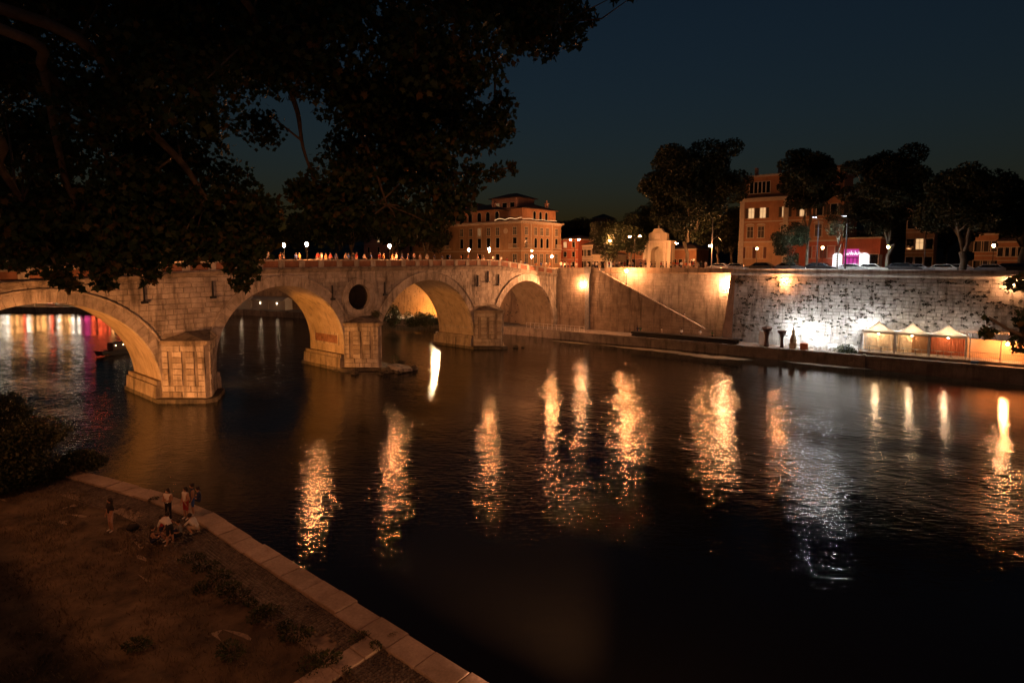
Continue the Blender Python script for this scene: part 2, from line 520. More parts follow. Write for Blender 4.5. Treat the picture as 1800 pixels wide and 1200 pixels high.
STONE_ME = BLOCK_ME.copy(); STONE_ME.materials.append(STONE)
def put_blocks(blocks, parent, mat, me, xf, dep, limit=300):
    """first `limit` blocks as objects, the rest joined"""
    rest = MB()
    for k, (s, z, L, h) in enumerate(blocks):
        dd = dep * random.uniform(0.8, 1.2); g = 0.006
        x = xf(s, z)
        if k < limit:
            o = link('stone_block', me, None, parent, Matrix.Translation((x, s + g, z + g)) @ Matrix.Diagonal((dd, L - 2 * g, h - 2 * g, 1)))
        else:
            vs = [(x + vx * dd, s + g + vy * (L - 2 * g), z + g + vz * (h - 2 * g)) for vx, vy, vz in [tuple(v.co) for v in BLOCK_ME.vertices]]
            rest.add(vs, [tuple(p.vertices) for p in BLOCK_ME.polygons])
    if rest.f:
        o = rest.build('stone_facing', mat, parent); o['kind'] = 'stuff'
put_blocks(blocks, spandrel, STONE, STONE_ME, lambda s, z: -0.085, 0.085)

# cornice, parapet, deck
def sweep(name, prof, zf, s0, s1, mat, parent, step=1.0):
    n_ = int((s1 - s0) / step) + 1
    m = MB(); k = len(prof)
    for i in range(n_ + 1):
        s = s0 + (s1 - s0) * i / n_
        for x, z in prof: m.v.append((x, s, zf(s) + z))
    for i in range(n_):
        for j in range(k):
            j2 = (j + 1) % k
            m.f.append((i * k + j, i * k + j2, (i + 1) * k + j2, (i + 1) * k + j))
    m.f.append(tuple(range(k))); m.f.append(tuple(n_ * k + j for j in range(k))[::-1])
    return m.build(name, mat, parent)
sweep('cornice', [(-0.05, -0.56), (0.10, -0.56), (0.12, -0.40), (0.20, -0.36), (0.26, -0.14), (0.40, -0.10), (0.40, 0.0), (-0.05, 0.0)], ctop, S0, S1, STONE_D, bridge)
sweep('parapet_core', [(-0.32, 0.0), (0.06, 0.0), (0.06, 0.92), (-0.32, 0.92)], ctop, S0, S1, JOINT, bridge)
parapet_cap = sweep('parapet_coping', [(-0.42, 0.92), (0.20, 0.92), (0.22, 0.97), (0.22, 1.08), (0.16, 1.12), (-0.38, 1.12), (-0.42, 1.08)], ctop, S0, S1 + .3, STONE, bridge)
parapet_base = sweep('parapet_plinth', [(0.05, 0.0), (0.16, 0.0), (0.16, 0.12), (0.05, 0.14)], ctop, S0, S1, STONE, bridge)
sweep('rear_parapet', [(-BW - 0.05, 0.0), (-BW + 0.4, 0.0), (-BW + 0.4, 1.12), (-BW - 0.05, 1.12)], ctop, S0, S1, STONE_D, bridge)
def deck(s): return max(ctop(s) + .3, min(13.0, ctop(s) + .9))
sweep('deck', [(-BW + 0.3, -0.35), (-0.3, -0.35), (-0.3, 0.0), (-BW + 0.3, 0.0)], deck, S0, S1 + 4, TARMAC, bridge)
PIT = 2.72
k = 0
s = -22.6
while s < S1 - 1.2:
    zz = ctop(s + 0.4)
    m = MB(); sl = ctop(s + 0.78) - ctop(s)
    m.add([(x, s + y, zz - sl / 2 + y / 0.78 * sl + z) for z in (0.13, 0.93) for x, y in ((0.05, 0), (0.15, 0), (0.15, .78), (0.05, .78))],
          [(0, 1, 5, 4), (1, 2, 6, 5), (2, 3, 7, 6), (4, 5, 6, 7)])
    m.build('parapet_post', STONE, bridge)
    a, b_ = s + 0.80, s + PIT - 0.02
    if b_ < S1:
        m = MB(); za, zb = ctop(a), ctop(b_)
        m.add([(0.05, a, za + .13), (0.05, b_, zb + .13), (0.05, b_, zb + .93), (0.05, a, za + .93),
               (0.095, a + .02, za + .15), (0.095, b_ - .02, zb + .15), (0.095, b_ - .02, zb + .91), (0.095, a + .02, za + .91)],
              [(4, 5, 6, 7), (0, 1, 5, 4), (1, 2, 6, 5), (2, 3, 7, 6), (3, 0, 4, 7)])
        m.build('brick_panel', BRICK, bridge)
    s += PIT

# piers: cutwaters, caps, foundations
PIERS = [(-0.5, 2.85), (21.85, 2.8), (47.4, 2.85)]
BLK2 = BLOCK_ME.copy(); BLK2.materials.append(STONE_D)
for pi, (pc, hw) in enumerate(PIERS):
    tipx = 4.1
    A, T, Bp = (0.0, pc - hw), (tipx, pc + 0.35), (0.0, pc + hw)
    outl = [A, (tipx - 0.25, pc + 0.15), (tipx - 0.25, pc + 0.55), Bp]
    inl = [(-.1, A[1] + .12), (tipx - 0.42, pc + 0.17), (tipx - 0.42, pc + 0.53), (-.1, Bp[1] - .12)]
    body = MB().prism([(x, y) for x, y in inl], 0.3, 6.1).build('cutwater', STONE_D, bridge)
    for f0, f1, flip in ((inl[0], inl[1], 0), (inl[2], inl[3], 1)):
        d = Vector((f1[0] - f0[0], f1[1] - f0[1])); L = d.length; d /= L
        nr = Vector((d.y, -d.x))
        cols = [(0.0, 0.16), (0.16, 0.26), (0.26, 0.48), (0.48, 0.56), (0.56, 0.76), (0.76, 0.84), (0.84, 1.0)]
        if flip: cols = [(1 - b2, 1 - a2) for a2, b2 in cols][::-1]
        z = 0.45; r_ = 0
        while z < 6.05:
            h = min(0.62, 6.1 - z)
            cc = cols if 1.2 < z < 5.0 else [(0.0, 0.3), (0.3, 0.66), (0.66, 1.0)] if r_ % 2 else [(0.0, 0.45), (0.45, 0.8), (0.8, 1.0)]
            for ci, (a2, b2) in enumerate(cc):
                if len(cc) == 7 and ci in (1, 3, 5): continue
                p0 = Vector(f0) + d * (L * a2)
                Mx = Matrix(((nr.x, d.x, 0, p0.x - nr.x * 0.01), (nr.y, d.y, 0, p0.y - nr.y * 0.01), (0, 0, 1, z + .006), (0, 0, 0, 1)))
                link('facing_block', BLK2 if random.random() < .25 else STONE_ME, None, body,
                     Mx @ Matrix.Diagonal((0.15 * random.uniform(.9, 1.08), L * (b2 - a2) - .012, h - .012, 1)))
            z += h; r_ += 1
    def grow(poly, g):
        c = Vector((1.2, pc)); return [(p[0] + (g if p[0] > 1 else 0), p[1] + (g if p[1] > pc else -g) * (1.0 if p[0] < 1 else 0.5)) for p in poly]
    cap = MB().prism(grow(outl, .05), 6.1, 6.28, grow(outl, .16)).prism(grow(outl, .22), 6.28, 6.55)
    cap.prism(grow(outl, .12), 6.55, 7.25, [(-.02, pc - hw + .5), (0.25, pc - .4), (0.25, pc + .6), (-.02, pc + hw - .5)])
    cap.build('cutwater_cap', STONE_D, bridge)
    base = MB()
    g1 = [(0.6, pc - hw - 0.75), (tipx + 0.35, pc - 0.25), (tipx + 0.35, pc + 0.95), (0.6, pc + hw + 0.6), (-BW - 1.5, pc + hw + 0.6), (-BW - 1.5, pc - hw - 0.75)]
    base.prism(g1, -1.5, 0.42, [(x * .985, y + (pc - y) * .03) for x, y in g1])
    base.build('pier_foundation', MOSSY, bridge)
    led = MB()
    led.prism([(-0.15, pc - hw - 0.62), (-0.15, pc + hw + 0.5), (-BW - .8, pc + hw + .5), (-BW - .8, pc - hw - .62)], 0.42, 1.75,
              [(-0.15, pc - hw - 0.55), (-0.15, pc + hw + 0.45), (-BW - .8, pc + hw + .45), (-BW - .8, pc - hw - .55)])
    led.box(-BW - .5, -0.12, pc - hw - .42, pc - hw + 0.02, 1.75, 2.25, .05)
    led.box(-BW - .5, -0.12, pc + hw - .02, pc + hw + .35, 1.75, 2.25, .05)
    led.build('pier_ledge', STONE_D, bridge)
    # recessed dark panel with frame on the pier side under the vault
    for sd in (-1, 1):
        y0 = pc + sd * (hw + 0.01)
        fr = MB()
        fr.box(-BW + 1.6, -1.4, min(y0, y0 + sd * .10), max(y0, y0 + sd * .10), 3.35, 3.6)
        fr.box(-BW + 1.6, -1.4, min(y0, y0 + sd * .10), max(y0, y0 + sd * .10), 4.75, 5.0)
        fr.box(-BW + 1.35, -BW + 1.6, min(y0, y0 + sd * .10), max(y0, y0 + sd * .10), 3.35, 5.0)
        fr.box(-1.4, -1.15, min(y0, y0 + sd * .10), max(y0, y0 + sd * .10), 3.35, 5.0)
        fr.build('side_panel_frame', STONE, bridge)
        MB().box(-BW + 1.6, -1.4, min(y0, y0 + sd * .03), max(y0, y0 + sd * .03), 3.6, 4.75).build('side_panel', BRICK, bridge)
# iron brackets and old drain slots on the spandrels
for s_, z_ in ((-4.6, 12.0), (2.2, 12.2), (17.4, 11.2), (26.0, 11.4), (48.2, 12.6), (45.6, 12.0), (51.0, 12.0)):
    m = MB().box(0.0, 0.22, s_ - .06, s_ + .06, z_ - 1.2, z_ + .5).box(0.0, 0.35, s_ - .3, s_ + .3, z_ - 1.45, z_ - 1.2)
    m.build('wall_bracket', IRON, bridge)

# ---------------------------------------------------------------- river
def m_water():
    m, nt, p = new_mat('river water')
    p.inputs['Base Color'].default_value = (0.010, 0.010, 0.007, 1)
    p.inputs['Roughness'].default_value = 0.03
    p.inputs['IOR'].default_value = 1.33
    g = nt.nodes.new('ShaderNodeNewGeometry')
    rot = nt.nodes.new('ShaderNodeMapping'); rot.vector_type = 'TEXTURE'
    rot.inputs['Location'].default_value = tuple(ORG); rot.inputs['Rotation'].default_value = (0, 0, THETA)
    nt.links.new(g.outputs['Position'], rot.inputs['Vector'])
    def nz(scale, det, st, rgh=0.55, world_axes=False):
        mp = nt.nodes.new('ShaderNodeMapping'); mp.inputs['Scale'].default_value = st
        nt.links.new(g.outputs['Position'] if world_axes else rot.outputs[0], mp.inputs['Vector'])
        n_ = nt.nodes.new('ShaderNodeTexNoise'); n_.inputs['Scale'].default_value = scale
        n_.inputs['Detail'].default_value = det; n_.inputs['Roughness'].default_value = rgh
        n_.inputs['Distortion'].default_value = 0.4
        nt.links.new(mp.outputs[0], n_.inputs['Vector']); return n_.outputs['Fac']
    def math_(op, a, b_):
        q = nt.nodes.new('ShaderNodeMath'); q.operation = op
        for i, v in enumerate((a, b_)):
            if isinstance(v, (int, float)): q.inputs[i].default_value = v
            else: nt.links.new(v, q.inputs[i])
        return q.outputs[0]
    small = nz(11.0, 2, (0.7, 1.2, 1), .55, True); mid = nz(2.7, 3, (0.42, 1.35, 1), .55, True); big = nz(0.6, 2, (0.8, 1.2, 1))
    # sheltered, smoother water along the far bank and in drifting patches
    sep = nt.nodes.new('ShaderNodeSeparateXYZ'); nt.links.new(rot.outputs[0], sep.inputs[0])
    mr = nt.nodes.new('ShaderNodeMapRange'); mr.interpolation_type = 'SMOOTHSTEP'
    mr.inputs['From Min'].default_value = 46; mr.inputs['From Max'].default_value = 60
    mr.inputs['To Min'].default_value = 1.0; mr.inputs['To Max'].default_value = 0.3
    nt.links.new(sep.outputs['Y'], mr.inputs['Value'])
    patch = nz(0.06, 3, (0.6, 1.4, 1))
    pr = nt.nodes.new('ShaderNodeMapRange'); pr.inputs['From Min'].default_value = 0.38; pr.inputs['From Max'].default_value = 0.6
    pr.inputs['To Min'].default_value = 0.5; pr.inputs['To Max'].default_value = 1.3
    nt.links.new(patch, pr.inputs['Value'])
    # lee of the near bank: the water lies smoother there too
    lee = nt.nodes.new('ShaderNodeMapRange'); lee.interpolation_type = 'SMOOTHSTEP'
    lee.inputs['From Min'].default_value = -24; lee.inputs['From Max'].default_value = 8
    lee.inputs['To Min'].default_value = 0.25; lee.inputs['To Max'].default_value = 1.0
    nt.links.new(math_('SUBTRACT', sep.outputs['Y'], math_('MULTIPLY', math_('SUBTRACT', sep.outputs['X'], 40.0), 0.5)), lee.inputs['Value'])
    amp = math_('MULTIPLY', math_('MULTIPLY', mr.outputs[0], pr.outputs[0]), lee.outputs[0])
    h = math_('ADD', math_('MULTIPLY', small, 0.0085), math_('ADD', math_('MULTIPLY', mid, 0.032), math_('MULTIPLY', big, 0.045)))
    h = math_('MULTIPLY', h, amp)
    b_ = nt.nodes.new('ShaderNodeBump'); b_.inputs['Strength'].default_value = 1.0; b_.inputs['Distance'].default_value = 1.0
    nt.links.new(h, b_.inputs['Height']); nt.links.new(b_.outputs[0], p.inputs['Normal'])
    return m
WATER = m_water()
m = MB(); m.add([(-420, -120, 0), (260, -120, 0), (260, 66, 0), (-420, 66, 0)], [(0, 1, 2, 3)])
tag(m.build('river', WATER, None, FRAME), kind='structure')

# ---------------------------------------------------------------- far bank: quay, walls, stairs, street
SLOPE = 0.07
WSTREET = 13.0
BZ = 12.25
WMAT = FRAME @ Matrix.Translation((0, 69.0, 0)) @ Matrix.Rotation(-math.pi / 2 + math.atan(SLOPE), 4, 'Z')   # x out to the river, y along the wall
QZ = 1.55
def quay_edge(x): return 63.4 + 0.085 * x
UP = [(-9, 62.6), (-26, 60.5), (-60, 55.5), (-90, 47.0), (-120, 31.0), (-150, 9.0), (-185, -22.0), (-240, -80.0)]   # upstream water edge in the river frame
m = MB()
edge = [(110, quay_edge(110)), (70, quay_edge(70)), (40, quay_edge(40)), (10, quay_edge(10))] + UP
back = [(x + (0 if x > -20 else 10), y + (14 if x > -20 else 16)) for x, y in edge]
for (a, b_), (c, d) in zip(zip(edge[:-1], edge[1:]), zip(back[:-1], back[1:])):
    m.add([(*a, QZ), (*b_, QZ), (*d, QZ), (*c, QZ)], [(0, 1, 2, 3)])
    m.add([(*a, -1.5), (*b_, -1.5), (*b_, QZ), (*a, QZ)], [(0, 1, 2, 3)])
tag(m.build('far_quay', QUAYST, None, FRAME), kind='structure')
far_quay_edge = empty('quay_edging', FRAME, 'line of pale edging stones along the far quay above the water', 'kerb')
x = -8.0
EDGE_ME = MB().box(0, 1, -0.5, 0.12, -0.34, 0.06, .02).mesh('edging_stone'); EDGE_ME.materials.append(QUAYST)
while x < 84:
    L = random.uniform(1.5, 2.3)
    link('edging_stone', EDGE_ME, None, far_quay_edge, Matrix.Translation((x, quay_edge(x) + .28, QZ + random.uniform(0, .025))) @ Matrix.Rotation(0.085, 4, 'Z') @ Matrix.Diagonal((L - .02, 1, 1, 1)))
    x += L

# the tall battered wall on the right
def wall_blocks(a0, a1, z0, z1, clip=None, hrow=0.52):
    out = []; z = z0
    while z < z1 - .1:
        h = min(hrow * random.uniform(.92, 1.08), z1 - z)
        s = a0
        while s < a1 - .05:
            L = min(random.uniform(.7, 1.5), a1 - s)
            if a1 - s - L < .4: L = a1 - s
            if clip is None or clip(s, s + L, z, z + h): out.append((s, z, L, h))
            s += L
        z += h
    return out
WALL_ME = BLOCK_ME.copy(); WALL_ME.materials.append(WALLST)
RED_ME = BLOCK_ME.copy(); RED_ME.materials.append(WALLRED)
batter = lambda s, z: 0.35 - (z - QZ) * 0.115
rwall = empty('embankment_wall', WMAT, 'tall pale battered stone embankment wall speckled with weeds behind the tents', 'wall')
m = MB(); m.add([(batter(0, 0.8) - .01, 34.2, .8), (batter(0, 0.8) - .01, 130, .8), (batter(0, 12.7) - .01, 130, 12.7), (batter(0, 12.7) - .01, 34.2, 12.7),
                 (-3, 34.2, .8), (-3, 34.2, 12.7)], [(0, 1, 2, 3), (0, 3, 5, 4)])
core = m.build('wall_core', m_plain('pale joint', (.27, .245, .21), .95, var=.3), rwall)
bl = wall_blocks(34.2, 92, QZ - .1, 12.6)
bl.sort(key=lambda q: -q[2] * q[3] / (118 - 0.55 * q[0]) ** 2)
put_blocks(bl, core, WALLST, WALL_ME, batter, 0.03)
def along(name, prof, a0, a1, mat, parent):
    return MB().slab([(0, 0)], 'x', 0, 0) if False else sweep(name, prof, lambda s: 0.0, a0, a1, mat, parent, step=4.0)
xo = batter(0, 12.6)
along('wall_cornice', [(xo - .4, 12.55), (xo + .12, 12.55), (xo + .32, 12.75), (xo + .32, 12.9), (xo - .4, 12.9)], 33.6, 130, WALLST, rwall)
along('wall_parapet', [(xo - .5, 12.9), (xo + .02, 12.9), (xo + .02, 13.5), (xo - .5, 13.5)], 34.0, 130, WALLST, rwall)
y_ = 34.0
while y_ < 92:
    MB().box(xo - .6, xo + .12, y_ + .01, y_ + 1.99, 13.5, 13.68 + random.uniform(0, .012), .03).build('coping_stone', WALLST, rwall); y_ += 2.0

# the stair wall next to the bridge
lwall = empty('stair_wall', WMAT, 'reddish stone embankment wall with a long diagonal stair beside the bridge', 'wall')
def stair_z(a): return 12.9 - (a - 9.5) * (12.9 - 3.2) / (29.8 - 9.5)
m = MB()
m.add([(-.01, 0, .8), (-.01, 31.5, .8), (-.01, 31.5, 2.4), (-.01, 9.5, 12.9), (-.01, 0, 12.9)], [(0, 1, 2, 3, 4)])
fcore = m.build('stair_wall_core', WALLRED, lwall)
put_blocks(wall_blocks(0.0, 31.0, QZ - .1, 12.6, lambda a, b_, z, zt: zt < stair_z(b_) - .05 if b_ > 9.5 else True), fcore, WALLRED, RED_ME, lambda s, z: -.01, .05, 150)
m = MB(); m.add([(-2.4, 9.0, .8), (-2.4, 34.4, .8), (-2.4, 34.4, 12.9), (-2.4, 9.0, 12.9)], [(0, 1, 2, 3)])
bcore = m.build('upper_wall_core', JOINT, lwall)
put_blocks(wall_blocks(9.3, 33.3, QZ - .1, 12.6, lambda a, b_, z, zt: zt > stair_z(a) - 2.0), bcore, WALLST, WALL_ME, lambda s, z: -2.4, .05, 140)
cop = MB()
for k in range(14):
    a, b_ = 9.5 + 20.3 * k / 14, 9.5 + 20.3 * (k + 1) / 14
    cop = MB()
    for dx in (0,):
        vs = [(xx, aa, stair_z(aa) + zz) for aa in (a + .01, b_ - .01) for xx, zz in ((-.38, 0), (.10, 0), (.10, .16), (-.38, .16))]
        cop.add(vs, [(0, 1, 2, 3), (7, 6, 5, 4), (0, 4, 5, 1), (1, 5, 6, 2), (2, 6, 7, 3), (3, 7, 4, 0)])
    cop.build('stair_coping', WALLST, lwall)
for k in range(60):
    a = 9.6 + 20.2 * k / 60; z = stair_z(a) - 1.05
    MB().box(-2.39, -.36, a, a + .36, z - .35, z).build('step', WALLST, lwall)
MB().box(-2.6, .02, 0, 9.5, 12.6, 12.9).build('stair_landing', WALLRED, lwall)
along('wall_parapet', [(-.5, 12.9), (.02, 12.9), (.02, 13.4), (.1, 13.42), (.1, 13.56), (-.55, 13.56), (-.55, 13.42), (-.5, 13.4)], 0.0, 9.4, WALLRED, lwall)
along('wall_parapet', [(-2.9, 12.6), (-2.2, 12.6), (-2.12, 12.78), (-2.12, 12.9), (-2.38, 12.9), (-2.38, 13.5), (-2.28, 13.52), (-2.28, 13.66), (-2.95, 13.66), (-2.95, 13.52), (-2.9, 13.5)], 9.4, 34.2, WALLRED, lwall)
MB().box(0.0, .42, 6.6, 7.5, QZ, 12.4, .04).box(-.05, .55, 6.45, 7.65, 12.4, 13.75, .05).build('drain_pilaster', m_plain('grey cement', (0.30, 0.29, 0.28), .8), lwall)
bt = MB(); zs = [(QZ - .1, 1.1), (12.55, 0.0)]
bt.add([(-2.3, 33.3, zs[0][0]), (.55, 32.9, zs[0][0]), (.55, 34.5, zs[0][0]), (-2.3, 34.5, zs[0][0]), (-2.3, 33.4, 12.6), (-.8, 33.7, 12.6), (-.8, 34.4, 12.6), (-2.3, 34.4, 12.6)],
       [(0, 1, 5, 4), (1, 2, 6, 5), (2, 3, 7, 6), (4, 5, 6, 7)])
bt.build('brick_buttress', m_stone('reddish buttress', (0.20, 0.11, 0.06), (0.30, 0.17, 0.10), stain_amt=.5, per_obj=0), lwall)

# weeds rooted in the joints of the big wall
def leaf_cloud(pts, size, seed=0, flat=0.0):
    """one diamond-shaped leaf at each point; returns verts, flat face list (quads)"""
    r = np.random.default_rng(seed); n_ = len(pts)
    a = r.normal(size=(n_, 3)); a /= np.linalg.norm(a, axis=1)[:, None]
    b_ = r.normal(size=(n_, 3)); b_ -= a * (a * b_).sum(1)[:, None]; b_ /= np.linalg.norm(b_, axis=1)[:, None]
    c = np.cross(a, b_)
    L = size * r.uniform(.6, 1.3, n_)[:, None]; Wd = L * r.uniform(.45, .75, n_)[:, None]
    v = np.stack([pts - a * L * .5, pts + b_ * Wd * .5 + c * L * .12, pts + a * L * .5, pts - b_ * Wd * .5 + c * L * .12], 1).reshape(-1, 3)
    return v, np.arange(n_ * 4)
def sphere_pts(r, n_, c, rad, shell=.35):
    d = r.normal(size=(n_, 3)); d /= np.linalg.norm(d, axis=1)[:, None]
    return np.asarray(c) + d * (np.asarray(rad) * (shell + (1 - shell) * r.random(n_) ** .5)[:, None])
r_ = np.random.default_rng(5); pts = []
for k in range(640):
    a, z = r_.uniform(34.5, 84), 2.5 + 9.8 * r_.random() ** .8
    w = .10 + .34 * r_.random() ** 1.6
    q = sphere_pts(r_, int(10 + w * 44), (batter(0, z) + .10, a, z), (.10, w, w * r_.uniform(.45, .8))); pts.append(q)
v, f = leaf_cloud(np.concatenate(pts), .19, 6)
me = fast_mesh('wall_weeds', v, f, 4)
WEED = m_leaf('wall weed', (0.02, 0.02, 0.012), (0.035, 0.035, 0.018), (0.05, 0.045, 0.02), 0)
o = link('wall_weeds', me, WEED, rwall); o['kind'] = 'stuff'

# upstream walls (seen through the arches) and the street plateau
upw = empty('upstream_embankment_wall', FRAME, 'floodlit orange embankment wall seen through the arches upstream', 'wall')
wl = [(0, 69.0), (-9, 69.5)] + [(x + 5, y + 9) for x, y in UP[1:]]
m = MB()
for (x0, y0), (x1, y1) in zip(wl[:-1], wl[1:]):
    m.add([(x0, y0 - .6, .8), (x1, y1 - .6, .8), (x1, y1 + .4, 12.9), (x0, y0 + .4, 12.9)], [(0, 1, 2, 3)])
m.build('wall_face', m_stone('upstream wall stone', (0.30, 0.22, 0.15), (0.45, 0.34, 0.24), stain_amt=.5, per_obj=0, holes=True), upw)
m = MB()
for (x0, y0), (x1, y1) in zip(wl[:-1], wl[1:]):
    m.add([(x0, y0 + .2, 12.6), (x1, y1 + .2, 12.6), (x1, y1 + .2, 13.6), (x0, y0 + .2, 13.6), (x0, y0 + .8, 13.6), (x1, y1 + .8, 13.6)], [(0, 1, 2, 3), (3, 2, 5, 4)])
m.build('wall_parapet', WALLRED, upw)
m = MB()
st = [(160, 69 + 160 * SLOPE + 1.2), (34, 72.8), (9, 72.2), (0, 69.4)] + [(x, y + .5) for x, y in wl[1:]]
for a, b_ in zip(st[:-1], st[1:]):
    m.add([(*a, WSTREET), (*b_, WSTREET), (b_[0] - (0 if b_[0] > -20 else 250), b_[1] + 260, WSTREET), (a[0] - (0 if a[0] > -20 else 250), a[1] + 260, WSTREET)], [(0, 3, 2, 1)])
tag(m.build('far_street', TARMAC, None, FRAME), kind='structure')
# far pavement along the parapet
m = MB().box(10, 110, 73.8, 76.0, WSTREET + .004, WSTREET + .13)
tag(m.build('far_pavement', QUAYST, None, FRAME @ Matrix.Rotation(0, 4, 'Z')), kind='structure')

# wooded hill behind the town
m = MB(); r_ = np.random.default_rng(9); nx, ny = 60, 10
for i in range(nx + 1):
    for j in range(ny + 1):
        x = -380 + 700 * i / nx; y = 190 + 180 * j / ny
        hgt = 6 + 24 * math.sin(min(1, j / 6) * math.pi / 2) * (0.75 + .25 * math.sin(i * .37 + 1)) + r_.normal() * 1.4
        m.v.append((x, y, WSTREET - 2 + hgt * (j > 0)))
for i in range(nx):
    for j in range(ny):
        a = i * (ny + 1) + j; m.f.append((a, a + ny + 1, a + ny + 2, a + 1))
tag(m.build('hill', m_leaf('wooded hill', (0.014, 0.018, 0.01), (0.022, 0.026, 0.014), (0.03, 0.03, 0.02), 0), None, FRAME), kind='structure')

# ---------------------------------------------------------------- lamps and floodlights
def spot(name, parent, pos, target, power, color, angle=70, blend=.5, radius=.25):
    """a lamp inside a fixture; positions in world space"""
    l = bpy.data.lights.new(name, 'SPOT'); l.energy = power; l.color = color
    l.spot_size = math.radians(angle); l.spot_blend = blend; l.shadow_soft_size = radius
    o = bpy.data.objects.new(name, l); col.objects.link(o)
    d = (Vector(target) - Vector(pos)).normalized()
    Mw = Matrix.Translation(Vector(pos) + d * .12) @ d.to_track_quat('-Z', 'Y').to_matrix().to_4x4()
    o.parent = parent
    o.matrix_local = parent.matrix_world.inverted() @ Mw
    return o

def floodlight(pos, target, power, color, label, angle=75, glow=None, group=None, stand=0.6):
    pos = Vector(pos); target = Vector(target)
    d = (target - pos).normalized()
    root = empty('floodlight', Matrix.Translation(pos - Vector((0, 0, stand))), label, 'floodlight', group)
    q = d.to_track_quat('-Z', 'Y').to_matrix().to_4x4()
    T = Matrix.Translation((0, 0, stand)) @ q
    m = MB(); m.obox(T @ Matrix.Translation((0, 0, .16)), .46, .34, .2)
    m.obox(T @ Matrix.Translation((0, .19, .0)), .5, .03, .3)
    m.build('housing', IRON, root)
    m = MB(); m.obox(T @ Matrix.Translation((0, 0, .045)), .40, .28, .02); m.build('lens', glow or L_WALL, root)
    if stand > 0: MB().tube([(0, 0, -.02), (0, 0, stand - .15)], .03, 6).build('bracket', IRON, root)
    spot('beam', root, pos, target, power, color, angle)
    return root

FLOOD = (1.0, 0.32, 0.12)
FLOOD_Y = (1.0, 0.36, 0.11)
AMBER = (1.0, 0.33, 0.03)
floodlight(W(13, -21, 2.9), W(0, -3.5, 8.0), 12500, FLOOD_Y, 'floodlight on the near bank aimed at the leftmost bridge arch', 80)
floodlight(W(-2.2, -21.8, 3.2), W(-4, -3.0, 4.5), 4200, AMBER, 'floodlight under the leftmost arch washing its vault', 58)
floodlight(W(-2.6, 3.15, 2.75), W(-4.0, 19, 5.4), 3800, AMBER, 'floodlight on first pier ledge washing the second vault', 56, stand=.4)
floodlight(W(-2.8, 25.5, 2.75), W(-4.2, 44, 4.6), 1900, AMBER, 'floodlight on second pier ledge washing the third vault', 52, stand=.4)
floodlight(W(-2.8, 51.0, 2.75), W(-4.2, 67, 6.0), 700, FLOOD, 'floodlight on third pier ledge washing the fourth vault', 90, stand=.4)

def lantern_post(name, base, h, label, cat='street lamp', group=None, mat=None, r=.19, parts=True):
    root = empty(name, Matrix.Translation(Vector(base)), label, cat, group)
    m = MB().lathe([(.13, 0), (.13, .25), (.07, .45), (.05, .6), (.04, h - .35), (.07, h - .3), (.05, h - .22)], 8)
    m.build('post', IRON, root)
    MB().lathe([(.06, h - .22), (r * .8, h - .12), (r, h + .12), (r * .7, h + .22)], 10).build('lantern_glass', mat or L_BRIDGE, root)
    MB().lathe([(r * 1.1, h + .22), (r * .6, h + .34), (.03, h + .46)], 10).build('lantern_cap', IRON, root)
    return root

def frame_y_at(px, x):
    """y along the bridge where photo column px meets the line x = const in the river frame"""
    r = pix_ray(px, 458); o = ORG + nv * x
    t = ((o - CC) @ nv) / (r @ nv)
    return float((CC + t * r - ORG) @ bv)
for px, xx, nm in ((273, -1.0, 'behind the hanging leaves'), (500, -7.6, 'left one of the close pair over the second arch'),
                   (540, -1.0, 'right one of the close pair over the second arch'), (685, -1.0, 'alone above the round eye'),
                   (824, -7.6, 'left one of the pair above the third pier'), (860, -1.0, 'right one of the pair above the third pier'),
                   (935, -7.6, 'near its far end by the palace corner'), (970, -1.0, 'last one at the far end of the bridge')):
    s_ = frame_y_at(px, xx)
    lantern_post('bridge_lantern', W(xx, s_, deck(s_)), 2.75, 'glowing warm lantern on the bridge, ' + nm, group='lanterns on the bridge')

def arm_lamp(base, h, label, arms=2, mat=None, rz=0.0):
    root = empty('street_lamp', place(base, rz), label, 'street lamp', 'street lamps on the far bank')
    m = MB().lathe([(.16, 0), (.14, .5), (.08, .8), (.06, h)], 8)
    for sgn in ((-1, 1) if arms == 2 else (1,)):
        m.tube([(0, 0, h - .6), (sgn * .5, 0, h - .05), (sgn * 1.2, 0, h + .05)], .035, 6)
    m.build('post', IRON, root)
    for sgn in ((-1, 1) if arms == 2 else (1,)):
        MB().ball((sgn * 1.25, 0, h), .24, 10, 6, (1.3, .8, .45)).build('lamp_head', mat or L_STREET, root)
        MB().ball((sgn * 1.25, 0, h + .07), .26, 10, 6, (1.35, .85, .4)).build('lamp_hood', IRON, root) if False else None
    return root
for px, yy, h, arms, nm in ((1010, 96, 7.2, 2, 'in front of the red house'), (1063, 93, 6.6, 1, 'before the low pale shop'), (1115, 92, 7.4, 2, 'left of the lit fountain arch'),
                            (1625, 80, 9.2, 1, 'tall one between the two rightmost trees'), (1180, 104, 6.0, 1, 'right beside the fountain arch')):
    arm_lamp(W(wall_x(px, yy), yy, WSTREET), h, 'lit street lamp on the far bank, ' + nm, arms, rz=THETA)
